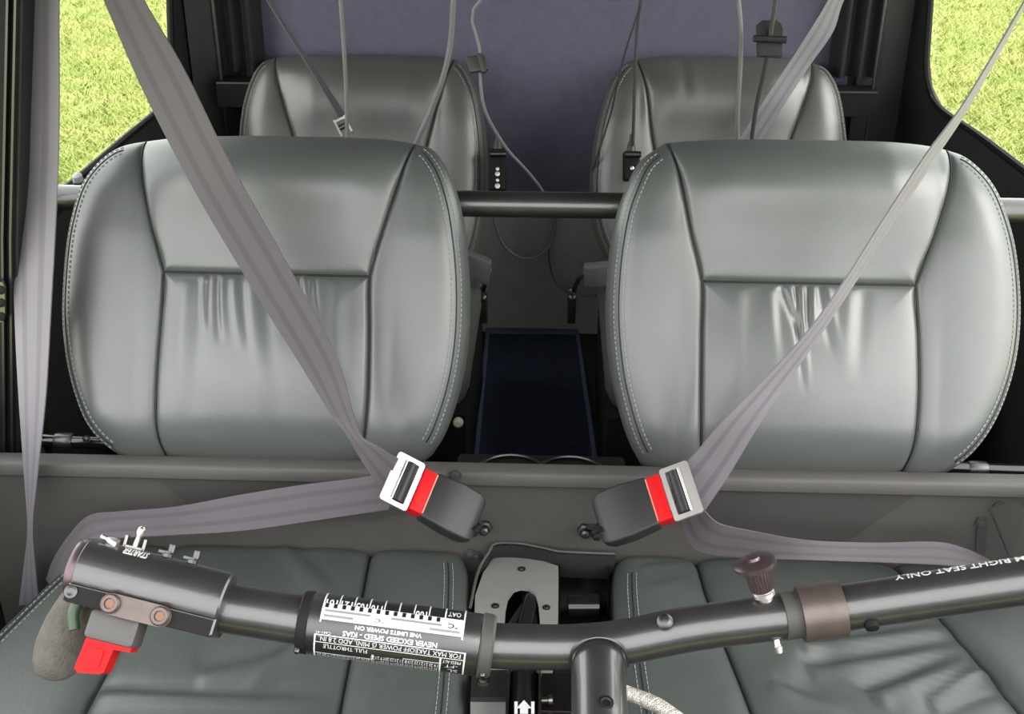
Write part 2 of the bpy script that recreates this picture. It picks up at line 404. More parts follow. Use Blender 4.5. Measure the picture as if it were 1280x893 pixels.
# window opening outline on the right cabin side, from the photograph, mirrored for the left
opr = [atx(x, y, XS[1]) for x, y in ((1163, -70), (1160, 0), (1155, 75), (1158, 108), (1172, 136), (1220, 170), (1280, 216), (1345, 266))]
opl = [atx(x, y, -XS[-1]) for x, y in ((213, -70), (215, 0), (217, 75), (215, 112), (202, 137), (160, 173), (100, 225), (40, 276))]
y_f = 1.235
for side, sn in ((-1, 'left'), (1, 'right')):
    rear_edge = [(p[1], p[2]) for p in (opr if side > 0 else opl)]; sill_f = rear_edge[-1]
    window_loop = rear_edge + [(y_f+.02, sill_f[1]-.01), (y_f, sill_f[1]+.05), (y_f, 1.24), (y_f+.05, 1.275), (rear_edge[0][0]-.03, 1.275)]
    P = np.array([(side*(XS[side]+.004), y, z) for y, z in window_loop])
    # wall: pieces round the opening
    lo = rear_edge
    wallpoly('wall_'+sn, [(2.1, -.02), (2.1, 1.38)] + [(lo[0][0], 1.38)] + lo + [(y_f+.02, lo[-1][1]-.01), (y_f-.0, lo[-1][1]-.01), (y_f, -.02)], side, TRIM)
    wallpoly('trim_%d' % (1 if side < 0 else 2), [(lo[0][0]+.02, 1.30), (lo[0][0]+.02, 1.40), (.45, 1.40), (.45, 1.33), (y_f, 1.275)], side, TRIM)
    # rubber seal round the window, with a thin bright edge
    mb = MB(); mb.tube(cr_curve(P, 120, closed=True).tolist()+[P[0].tolist()], .006, 8); struct(mb.build('window_seal', BLACKM))
    # pane
    g = bpy.data.materials.get('clear_pane')
    if g is None:
        g = bpy.data.materials.new('clear_pane'); g.use_nodes = True; n = g.node_tree
        for k in list(n.nodes):
            if k.type != 'OUTPUT_MATERIAL': n.nodes.remove(k)
        tr = n.nodes.new('ShaderNodeBsdfTransparent'); gl = n.nodes.new('ShaderNodeBsdfGlossy'); mx = n.nodes.new('ShaderNodeMixShader')
        gl.inputs['Roughness'].default_value = .02; mx.inputs[0].default_value = .04; tr.inputs[0].default_value = (.93, .95, .93, 1)
        n.links.new(tr.outputs[0], mx.inputs[1]); n.links.new(gl.outputs[0], mx.inputs[2]); n.links.new(mx.outputs[0], n.nodes['Material Output'].inputs[0])
    mb = MB(); c = P.mean(0); mb.prism(P+np.array([side*.012, 0, 0]), (side*.003, 0, 0))
    struct(mb.build('window_%d' % (1 if side < 0 else 2), g, smooth=False))
    # rear corner trim: rounded pillar, hanging drape folds and ledge
    mb = MB(); prof = []
    yb = rear_edge[0][0]
    for t in np.linspace(0, 1, 14):
        x = XS[side]-.004-(XS[side]-.563)*t; y = yb+.02+(YF-.02-yb)*t
        x -= .010*math.sin(t*math.pi)
        prof.append((x, y))
    mb.grid([[(side*x, y, z) for x, y in prof] for z in np.linspace(ZFLOOR, 1.34, 4)]); struct(mb.build('trim_corner', TRIM))
    mb = MB(); rows = []
    for z in np.linspace(.80, 1.34, 6):
        rows.append([(side*(.575-.075*t-.0*z), 2.02+.012*math.sin(t*15), z) for t in np.linspace(-.2, 1.0, 40)])
    mb.grid(rows); struct(mb.build('trim_drape', DRAPE))
    mb = MB(); mb.tube([(side*.572, 1.985, z) for z in (.62, .9, 1.1, 1.34)], .003, 8); struct(mb.build('trim_edge', BLACKP))
    mb = MB(); mb.prism([(side*.50, 2.075, ZFLOOR), (side*(XS[side]+.008), 2.075, ZFLOOR), (side*(XS[side]+.008), 2.075, 1.40), (side*.50, 2.075, 1.40)], (0, .02, 0)); struct(mb.build('wall_corner', TRIM, smooth=False))
    a = at(268 if side < 0 else 1092, 100 if side < 0 else 112, 1.99)
    mb = MB(); mb.box((side*.535, 1.99, a[2]-.02), (.042, 0, 0), (0, .025, 0), (0, 0, .022)); struct(mb.build('trim_ledge', BLACKM, smooth=False))
    mb = MB(); mb.box((side*.535, 1.9635, a[2]+.001), (.040, 0, 0), (0, .0015, 0), (0, 0, .0015)); struct(mb.build('trim_ledge_edge', STEEL, smooth=False))

# outside: meadow
def ground_mat():
    m = mat('meadow_ground', (.30, .38, .07), .95); n = m.node_tree; p = n.nodes['Principled BSDF']; t = n.nodes.new('ShaderNodeTexCoord')
    z = n.nodes.new('ShaderNodeTexNoise'); z.inputs['Scale'].default_value = 1.6; z.inputs['Detail'].default_value = 8
    r = n.nodes.new('ShaderNodeValToRGB'); e = r.color_ramp.elements
    e[0].position = .35; e[0].color = (.21, .27, .055, 1); e[1].position = .65; e[1].color = (.31, .30, .095, 1)
    n.links.new(t.outputs['Object'], z.inputs[0]); n.links.new(z.outputs[0], r.inputs[0]); n.links.new(r.outputs[0], p.inputs['Base Color'])
    return m
ZG = -.45
mb = MB(); mb.grid([[(x, y, ZG) for x in np.linspace(-30, 30, 5)] for y in np.linspace(-25, 45, 5)]); struct(mb.build('ground', ground_mat(), smooth=False))
def blade_mat():
    m = mat('grass_blade', (.4, .5, .1), .7); n = m.node_tree; p = n.nodes['Principled BSDF']; t = n.nodes.new('ShaderNodeTexCoord')
    z = n.nodes.new('ShaderNodeTexNoise'); z.inputs['Scale'].default_value = 2.2; z.inputs['Detail'].default_value = 10; z.inputs['Roughness'].default_value = .75
    r = n.nodes.new('ShaderNodeValToRGB'); e = r.color_ramp.elements
    e[0].position = .36; e[0].color = (.215, .275, .052, 1); e[1].position = .62; e[1].color = (.34, .33, .11, 1)
    k = e.new(.48); k.color = (.27, .31, .068, 1)
    n.links.new(t.outputs['Object'], z.inputs[0]); n.links.new(z.outputs[0], r.inputs[0]); n.links.new(r.outputs[0], p.inputs['Base Color'])
    return m
BLADE = blade_mat()
for side in (-1, 1):
    N = 42000; y = 4.2+9.5*np.random.rand(N)**1.3; x = side*y*(.27+.26*np.random.rand(N))
    hgt = .025+.035*np.random.rand(N); a = np.random.rand(N)*6.28; lean = .05*np.random.randn(N, 2)
    w = .004+.004*np.random.rand(N); V = np.zeros((N, 3, 3)); ca, sa = np.cos(a)*w, np.sin(a)*w
    V[:, 0] = np.stack([x-ca, y-sa, np.full(N, ZG)], 1); V[:, 1] = np.stack([x+ca, y+sa, np.full(N, ZG)], 1)
    V[:, 2] = np.stack([x+lean[:, 0], y+lean[:, 1], ZG+hgt], 1)
    me = bpy.data.meshes.new('grass'); me.from_pydata(V.reshape(-1, 3).tolist(), [], np.arange(N*3).reshape(-1, 3).tolist()); me.materials.append(BLADE)
    o = bpy.data.objects.new('grass', me); COL.objects.link(o); o['kind'] = 'stuff'
    o['label'] = 'sunlit yellow green grass outside the %s window' % ('left' if side < 0 else 'right'); o['category'] = 'grass'

# bulkhead under the front backrests, with its rail
YB = 1.10; ZR = .540
mb = MB(); mb.box((0, YB+.006, .27), (.66, 0, 0), (0, .006, 0), (0, 0, .265)); bulk = struct(mb.build('wall_bulkhead', GREYP, smooth=False))
mb = MB(); zr = ZR
prof = [(YB+.014, zr-.006), (YB+.012, zr+.003), (YB-.006, zr+.003), (YB-.010, zr-.001), (YB-.010, zr-.014), (YB-.006, zr-.017), (YB+.002, zr-.017)]
mb.grid([[(x, y, z) for y, z in prof] for x in np.linspace(-.655, .655, 6)]); struct(mb.build('trim_rail', GREYP, bulk, auto=50))
def screw(mb_, p, n, r=.004, h=.002):
    mb_.lathe(p, n, [(0, r*1.5), (h*.4, r*1.5), (h*.4, r), (h*1.2, r*.85), (h*1.4, r*.3)], 12)
for x, y in ((569, 594), (567, 670), (1226, 655), (1249, 634), (588, 693)):
    mb = MB(); p = at(x, y, YB-.001 if y > 610 else YB-.0105); screw(mb, p, (0, -1, 0), .005, .003); mb.build('bolt', GREYD, bulk)
# darker, slightly raised panels on the bulkhead below each backrest
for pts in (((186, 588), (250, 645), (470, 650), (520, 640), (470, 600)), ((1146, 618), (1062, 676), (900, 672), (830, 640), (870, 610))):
    mb = MB(); mb.prism([at(x, y, YB-.004) for x, y in pts], (0, .003, 0)); mb.build('dark_panel', GREYD, bulk, smooth=False)

# ------------------------------------------------------------------ front seats
TILT = math.radians(25.5); Y0, Z0 = 1.095, .534
fl = thing('front_seat', 'grey leather front seat on the left, with the belt crossing its headrest to the buckle', 'seat', (-.31, 1.0, .40), 'front seats')
backrest(fl, -.31, Y0, Z0, TILT,
    [(168, 167), (215, 164), (280, 162), (340, 162), (430, 164), (480, 166), (515, 171)],
    [(515, 171), (536, 180), (557, 210), (572, 255), (581, 315), (584, 375), (581, 435), (571, 490), (553, 543), (535, 572)],
    [(535, 572), (515, 588), (485, 596), (400, 598), (300, 594), (200, 588), (165, 584), (145, 577)],
    [(145, 577), (125, 560), (105, 532), (88, 490), (77, 445), (72, 395), (74, 340), (80, 290), (92, 238), (110, 203), (135, 178), (168, 167)],
    [(168, 167), (178, 220), (191, 283), (206, 340)], [(515, 171), (498, 230), (479, 290), (463, 346)],
    [(206, 340), (204, 400), (199, 480), (198, 540), (204, 588)], [(463, 346), (463, 420), (461, 500), (454, 560), (448, 597)],
    [((258, 344), (262, 415), .0035, .004), ((274, 345), (282, 430), -.004, .0045), ((296, 348), (310, 440), .003, .006), ((240, 352), (236, 520), .003, .012),
     ((375, 346), (392, 420), -.0045, .004), ((390, 347), (398, 400), .003, .003), ((318, 350), (345, 520), .0025, .010), ((425, 352), (428, 470), .002, .010)], LEATHER)
fr = thing('front_seat', 'grey leather front seat on the right, gathered creases at the centre of its backrest', 'seat', (.31, 1.0, .40), 'front seats')
backrest(fr, .31, Y0, Z0, TILT,
    [(838, 169), (880, 167), (960, 166), (1040, 167), (1120, 169), (1170, 173), (1198, 178)],
    [(1198, 178), (1222, 192), (1248, 226), (1266, 272), (1278, 328), (1282, 390), (1277, 445), (1264, 492), (1245, 533), (1218, 572), (1190, 598)],
    [(1190, 598), (1165, 608), (1130, 612), (1050, 615), (960, 615), (880, 612), (835, 602), (806, 585)],
    [(806, 585), (788, 550), (773, 500), (764, 450), (760, 390), (763, 330), (772, 272), (786, 230), (804, 196), (838, 169)],
    [(838, 169), (851, 225), (863, 290), (877, 352)], [(1198, 178), (1184, 240), (1164, 300), (1143, 357)],
    [(877, 352), (876, 420), (875, 500), (876, 560), (882, 613)], [(1143, 357), (1145, 420), (1145, 500), (1140, 560), (1128, 612)],
    [((975, 358), (1000, 430), -.004, .005), ((993, 358), (1000, 490), -.005, .0035), ((1008, 358), (1006, 430), -.0045, .004), ((1022, 358), (1035, 440), -.003, .006),
     ((960, 362), (965, 460), .002, .008), ((1060, 362), (1050, 480), .002, .011), ((920, 362), (915, 500), .002, .013)], LEATHER)

# cushions
ZC = .425
def cushion(parent, sides, seamL, seamR, folds, x0):
    O = np.array([0, 0, ZC]); U = np.array([1., 0, 0]); V = np.array([0, 1., 0])
    q = lambda pts: [tuple(atz(x, y, ZC)[:2]) for x, y in pts]
    top, right, bottom, left = map(q, sides); right[0] = top[-1]; bottom[0] = right[-1]; left[0] = bottom[-1]; left[-1] = top[0]
    sl, sr = q(seamL), q(seamR)
    tl = cr_curve(top, 120); bl = cr_curve(bottom, 120)
    near = lambda c, p: int(np.argmin(np.linalg.norm(c-np.array(p), axis=1)))
    a, b = near(tl, sl[0]), near(tl, sr[0]); c, d = near(bl, sl[-1]), near(bl, sr[-1])
    sl[0], sr[0], sl[-1], sr[-1] = map(tuple, (tl[a], tl[b], bl[c], bl[d]))
    wf = wrinkle_fn([(q([p])[0], q([r])[0], am*2.1, w) for p, r, am, w in folds])
    pad = Pad(O, U, V, [top, right, bottom, left], [sl, sr], R=.035, puff=.010, crease=.004, back=.10, extra=wf, grip=.0035)
    cu = thing_child('seat_cushion', parent)
    cL, cR = cr_curve(sl, 50), cr_curve(sr, 50)
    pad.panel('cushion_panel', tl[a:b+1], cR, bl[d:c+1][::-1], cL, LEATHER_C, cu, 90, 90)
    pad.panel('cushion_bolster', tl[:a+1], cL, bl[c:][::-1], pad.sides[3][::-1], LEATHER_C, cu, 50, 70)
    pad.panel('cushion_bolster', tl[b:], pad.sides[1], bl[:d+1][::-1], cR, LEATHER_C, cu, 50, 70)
    pad.rim(LEATHER_C, cu)
    pad.piping([cL, cR], .0010, SEAM, cu, lift=.001)
    st = []
    for dd in (.020, .030):
        cc = pad.inset(dd); n = len(pad.sides[0])-1; st += [cc[n+4:2*n-2], cc[3*n+2:4*n-4]]
    pad.stitches(st, THREAD, cu, step=.007, length=.0045, wd=.0004)
    cc = pad.inset(.025); n = len(pad.sides[0])-1
    pad.piping([cc[n+4:2*n-2], cc[3*n+2:4*n-4]], .0008, SEAM, cu, lift=.0002, name='rim_piping')
    return cu
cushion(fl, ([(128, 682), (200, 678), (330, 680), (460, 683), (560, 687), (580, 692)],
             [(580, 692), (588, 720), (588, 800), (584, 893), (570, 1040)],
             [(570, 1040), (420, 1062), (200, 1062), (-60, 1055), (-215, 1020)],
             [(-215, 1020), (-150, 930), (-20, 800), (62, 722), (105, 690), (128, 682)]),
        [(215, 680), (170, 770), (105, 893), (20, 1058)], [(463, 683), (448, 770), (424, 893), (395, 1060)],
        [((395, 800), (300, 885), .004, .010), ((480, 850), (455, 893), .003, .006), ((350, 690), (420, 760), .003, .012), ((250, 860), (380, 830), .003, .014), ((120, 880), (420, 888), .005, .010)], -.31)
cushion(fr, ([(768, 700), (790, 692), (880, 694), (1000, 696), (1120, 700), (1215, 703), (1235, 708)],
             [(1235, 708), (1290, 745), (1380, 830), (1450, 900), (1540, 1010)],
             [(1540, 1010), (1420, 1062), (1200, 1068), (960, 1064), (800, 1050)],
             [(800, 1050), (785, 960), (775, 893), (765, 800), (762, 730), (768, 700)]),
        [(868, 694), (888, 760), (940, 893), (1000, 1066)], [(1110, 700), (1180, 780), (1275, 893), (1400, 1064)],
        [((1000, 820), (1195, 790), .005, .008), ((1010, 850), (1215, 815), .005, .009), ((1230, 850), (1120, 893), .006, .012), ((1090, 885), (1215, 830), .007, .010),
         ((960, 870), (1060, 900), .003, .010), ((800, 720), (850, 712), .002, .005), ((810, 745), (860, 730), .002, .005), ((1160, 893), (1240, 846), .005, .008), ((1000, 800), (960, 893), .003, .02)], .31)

# ------------------------------------------------------------------ rear seats
TR = math.radians(22)
YR, ZRr = 1.80, .46
rl = thing('passenger_seat', 'grey leather rear seat behind the left front seat', 'seat', (-.32, 1.7, ZFLOOR), 'rear seats')
backrest(rl, -.31, YR, ZRr, TR,
    [(337, 63), (400, 61), (450, 61), (500, 62), (545, 63), (566, 67)],
    [(566, 67), (582, 82), (596, 112), (604, 150), (608, 200), (607, 245), (601, 290), (590, 330)],
    [(590, 330), (560, 352), (500, 358), (400, 358), (345, 352), (320, 335)],
    [(320, 335), (300, 290), (293, 240), (294, 185), (298, 140), (306, 105), (318, 76), (337, 63)],
    [(337, 63), (350, 112), (365, 163), (377, 205)], [(566, 67), (551, 118), (540, 160), (529, 207)],
    [(377, 205), (375, 260), (376, 310), (380, 357)], [(529, 207), (530, 260), (529, 310), (524, 357)],
    [((440, 210), (445, 260), .003, .006)], LEATHER_R, R=.05, back=.07)
rr = thing('passenger_seat', 'grey leather rear seat behind the right front seat', 'seat', (.32, 1.7, ZFLOOR), 'rear seats')
backrest(rr, .31, YR, ZRr, TR,
    [(797, 66), (830, 63), (880, 63), (940, 64), (990, 66), (1022, 71)],
    [(1022, 71), (1040, 82), (1053, 112), (1060, 155), (1064, 200), (1062, 250), (1054, 300), (1040, 335)],
    [(1040, 335), (1010, 355), (940, 362), (860, 362), (790, 355), (765, 338)],
    [(765, 338), (745, 290), (738, 240), (741, 190), (749, 145), (762, 105), (778, 78), (797, 66)],
    [(797, 66), (808, 112), (814, 165), (820, 205)], [(1022, 71), (1008, 118), (991, 165), (978, 208)],
    [(820, 205), (820, 260), (822, 310), (826, 360)], [(978, 208), (980, 260), (979, 310), (974, 360)],
    [((855, 70), (858, 130), -.004, .010), ((880, 210), (890, 260), .003, .006)], LEATHER_R, R=.05, back=.07)
for root, sgn in ((rl, -1), (rr, 1)):
    mb = MB(); cx_ = sgn*.325
    mb.box((cx_, 1.60, .485), (.227, 0, 0), (0, .195, 0), (0, 0, .042), .030); mb.build('seat_cushion', LEATHER_R, root)
    mb = MB(); mb.box((cx_, 1.60, (ZFLOOR+.445)/2), (.224, 0, 0), (0, .197, 0), (0, 0, (.445-ZFLOOR)/2)); mb.build('seat_base', BLACKM, root, smooth=False)
# ivory knob on the left rear seat base
kp = at(573, 527, 1.398)
mb = MB(); mb.lathe(kp, (0, -1, .25), [(-.012, .005), (.002, .005), (.004, .0075), (.012, .0070), (.016, .004)], 16); kn = mb.build('latch_knob', IVORY, rl); kn['label'] = 'small ivory knob'

# blue mat
p0, p1, p2, p3 = atz(592, 580, ZFLOOR+.006), atz(747, 580, ZFLOOR+.006), atz(723, 413, ZFLOOR+.006), atz(608, 412, ZFLOOR+.006)
mt = thing('floor_mat', 'navy blue carpet mat with pale binding between the rear seats', 'mat', (p0+p2)/2-np.array([0, 0, .006]))
nrm = np.array([0, 0, 1.]); ext = (p0-p3)*.10; p0 = p0+ext; p1 = p1+(p1-p2)*.10
mb = MB(); mb.prism([p0, p1, p2, p3], (0, 0, -.006)); mb.build('mat_pile', NAVY, mt, smooth=False)
cpt = (p0+p1+p2+p3)/4; mb = MB()
o_ = [p0, p1, p2, p3]; i_ = [p+unit(cpt-p)*.021 for p in o_]
mb.ringplate([p+np.array([0, 0, -.002]) for p in o_], [p+np.array([0, 0, -.002]) for p in i_], (0, 0, .006)); mb.build('mat_binding', NAVYB, mt, smooth=False)
# lower grey vinyl panel on the firewall, between the rear seats
a = at(612, 268, YF-.015)[2]
mb = MB(); rows = [[(x, y, z) for x in np.linspace(-.2, .2, 8)] for y, z in ((YF+.01, a+.012), (YF-.012, a+.008), (YF-.018, a), (YF-.016, ZFLOOR+.1), (YF-.016, ZFLOOR))]
mb.grid(rows); struct(mb.build('wall_rear_lower', VINYL))

# cross tube behind the front backrests
YT = 1.32
zt = at(672, 256, YT)[2]
ct = thing('cross_tube', 'black round steel tube running across the cabin behind the front backrests', 'tube', (0, YT, zt))
dpt = np.dot(at(672, 256, YT)-CAM, fw); mb = MB(); mb.tube([(x, YT, zt) for x in np.linspace(-.645, .645, 12)], 16.5*dpt/F, 24); mb.build('tube', TUBEP, ct)
for s_ in (-1, 1):
    mb = MB(); mb.box((s_*.612, YT, zt), (.006, 0, 0), (0, .03, 0), (0, 0, .03), .004); mb.build('flange', BLACKP, ct)
# backrest hinge tubes above the rail
for s_, pts, lab in ((-1, ((28, 550), (230, 556)), 'black hinge tube under the outer end of the left front backrest'), (1, ((1150, 584), (1300, 590)), 'black hinge tube under the outer end of the right front backrest')):
    A, B = at(*pts[0], 1.16), at(*pts[1], 1.16)
    t_ = thing('hinge_tube', lab, 'tube', (A+B)/2, 'backrest hinge tubes'); mb = MB(); mb.tube([A, B], .0085, 20); mb.build('tube', BLACKG, t_)
    mb = MB()
    e = at(82 if s_ < 0 else 1222, 551.5 if s_ < 0 else 587, 1.16); mb.lathe(e-np.array([.012, 0, 0]), (1, 0, 0), [(0, .0095), (.004, .0105), (.018, .0105), (.022, .0095)], 20); mb.build('collar', BLACKP, t_)
    mb = MB(); e = at(108 if s_ < 0 else 1208, 549 if s_ < 0 else 600, 1.150); screw(mb, e, (0, -1, .2), .0032, .002); mb.build('bolt', STEEL, t_)

# cup holder tray behind the rail
ch = thing('cup_holder', 'black twin cup holder tray just behind the bulkhead rail', 'cup holder', at(672, 577, 1.19))
zt_ = float(at(640, 569, 1.215)[2])
c1, c2 = atz(640, 569, zt_)-np.array([0, .042, 0]), atz(713, 571, zt_)-np.array([0, .042, 0])
mb = MB(); mb.box(((c1+c2)/2+np.array([0, .0, -.008])), (.105, 0, 0), (0, .050, 0), (0, 0, .006), .005); mb.build('tray', BLACKM, ch)
for c in (c1, c2):
    mb = MB(); th = np.linspace(0, 2*math.pi, 49); mb.tube([(c[0]+.042*math.cos(t), c[1]+.042*math.sin(t), zt_) for t in th], .0025, 8); mb.build('rim', STEELD, ch)
    mb = MB(); mb.lathe(c+np.array([0, 0, -.07]), (0, 0, 1), [(0, .036), (.06, .040)], 24); mb.build('cup_well', BLACKM, ch)

# ------------------------------------------------------------------ webbing
def ribbon(name, stations, m, parent, n=70, th=.0016, sag=None):
    """stations: (left pixel, right pixel, depth Y left, depth Y right)"""
    Lp = cr_curve([at(*s[0], s[2]) for s in stations], n); Rp = cr_curve([at(*s[1], s[3]) for s in stations], n)
    # resample both by station parameter so that edges stay matched
    k = len(stations); 
    def by_station(pts):
        P = np.array(pts); out = []
        for i in range(k-1):
            p1, p2 = P[i], P[i+1]; p0_ = P[i-1] if i else 2*p1-p2; p3_ = P[i+2] if i+2 < k else 2*p2-p1
            for t in np.linspace(0, 1, n//(k-1), endpoint=False):
                out.append(.5*((2*p1)+(-p0_+p2)*t+(2*p0_-5*p1+4*p2-p3_)*t*t+(-p0_+3*p1-3*p2+p3_)*t**3))
        out.append(P[-1]); return np.array(out)
    A = by_station([at(*s[0], s[2]) for s in stations]); B = by_station([at(*s[1], s[3]) for s in stations])
    if stations[0][0][1] < 0:                                         # runs on to its guide under the roof
        tt = (1.29-A[0][2])/max(A[0][2]-A[1][2], 1e-4); ext = [(A[0]+(A[0]-A[1])*tt*q_, B[0]+(B[0]-B[1])*tt*q_) for q_ in (1, .75, .5, .25)]
        A = np.concatenate([np.array([e[0] for e in ext]), A]); B = np.concatenate([np.array([e[1] for e in ext]), B])
    nn = len(A); W_ = 9; ts = np.linspace(0, 1, W_)
    T = np.gradient((A+B)/2, axis=0); Nn = np.cross(T, B-A); Nn /= np.linalg.norm(Nn, axis=1)[:, None]+1e-9
    G1 = np.array([[A[i]*(1-t)+B[i]*t+Nn[i]*th/2 for t in ts] for i in range(nn)])
    G2 = np.array([[A[i]*(1-t)+B[i]*t-Nn[i]*th/2 for t in ts] for i in range(nn)])
    G = np.concatenate([G1, G2[:, ::-1]], 1)
    mb = MB(); b = mb.grid(G, closed_v=True)
    mb.f.append(tuple(range(2*W_))[::-1]); mb.f.append(tuple((nn-1)*2*W_+i for i in range(2*W_)))
    o = mb.build(name, m, parent, auto=60)
    L = np.concatenate([[0], np.cumsum(np.linalg.norm(np.diff((A+B)/2, axis=0), axis=1))])
    uvl = o.data.uv_layers.new(name='UVMap'); us = np.concatenate([ts, ts[::-1]])
    for lp in o.data.loops:
        i, j = divmod(lp.vertex_index, 2*W_); uvl.data[lp.index].uv = (us[j], L[i]*20)
    return o

# left front belt
bl_ = thing('seat_belt', 'mauve grey three-point belt of the left front seat, hanging run beside the door', 'seat belt', at(45, 730, 1.08), 'front seat belts')
ribbon('hanging_webbing', [((25, -60), (78, -60), 1.18, 1.15), ((21, 0), (74, 0), 1.18, 1.15), ((18, 150), (74, 150), 1.175, 1.145), ((15, 250), (71, 250), 1.17, 1.14), ((19, 400), (63, 400), 1.12, 1.10),
    ((24, 500), (57, 500), 1.09, 1.075), ((31, 600), (46, 600), 1.075, 1.065), ((35, 660), (40, 660), 1.065, 1.06), ((30, 710), (44, 712), 1.065, 1.055), ((24, 757), (49, 755), 1.06, 1.05)], WEB_PALE, bl_, 90)
ribbon('shoulder_webbing', [((100, -70), (146, -70), 1.19, 1.16), ((130, 0), (180, 0), 1.17, 1.15), ((180, 115), (231, 88), 1.145, 1.13), ((240, 232), (286, 200), 1.115, 1.105), ((302, 338), (349, 312), 1.09, 1.085), ((373, 452), (418, 440), 1.06, 1.055),
    ((412, 515), (440, 512), 1.035, 1.025), ((432, 542), (452, 545), 1.015, 1.01), ((450, 572), (475, 560), 1.005, .995), ((478, 615), (498, 574), .99, .985)], WEB, bl_, 110)
ribbon('lap_webbing', [((486, 637), (497, 590), .985, .99), ((440, 644), (440, 599), .995, 1.01), ((380, 653), (380, 606), 1.005, 1.025), ((300, 664), (300, 619), 1.01, 1.035), ((220, 669), (220, 634), 1.01, 1.045), ((150, 673), (150, 640), 1.01, 1.05),
    ((118, 678), (112, 645), 1.01, 1.055), ((98, 690), (88, 668), 1.02, 1.06), ((82, 715), (68, 698), 1.03, 1.065), ((70, 740), (58, 725), 1.04, 1.07)], WEB, bl_, 90)

# right front belt
br_ = thing('seat_belt', 'grey three-point belt of the right front seat, seen edge-on across its headrest', 'seat belt', at(1235, 708, 1.05), 'front seat belts')
ribbon('shoulder_webbing', [((1308, -50), (1311, -50), 1.06, 1.10), ((1281, 0), (1284, 2), 1.06, 1.10), ((1205, 128), (1212, 132), 1.06, 1.10), ((1155, 196), (1169, 198), 1.06, 1.10), ((1095, 288), (1107, 293), 1.06, 1.09), ((1052, 356), (1063, 362), 1.05, 1.08),
    ((1008, 416), (1030, 412), 1.04, 1.06), ((955, 474), (990, 470), 1.02, 1.04), ((905, 525), (948, 532), 1.005, 1.02), ((868, 568), (912, 592), 1.012, 1.02), ((846, 590), (880, 640), 1.016, 1.016)], WEB_PALE, br_, 110)
ribbon('lap_webbing', [((850, 610), (880, 640), 1.0, 1.0), ((852, 655), (882, 640), 1.01, 1.0), ((872, 688), (900, 655), 1.01, 1.0), ((930, 697), (945, 665), 1.01, 1.01), ((1000, 700), (1005, 675), 1.01, 1.02), ((1090, 703), (1090, 679), 1.01, 1.03), ((1165, 706), (1168, 678), 1.01, 1.04), ((1205, 709), (1205, 686), 1.01, 1.045), ((1238, 712), (1236, 700), 1.02, 1.05)], WEB, br_, 80)

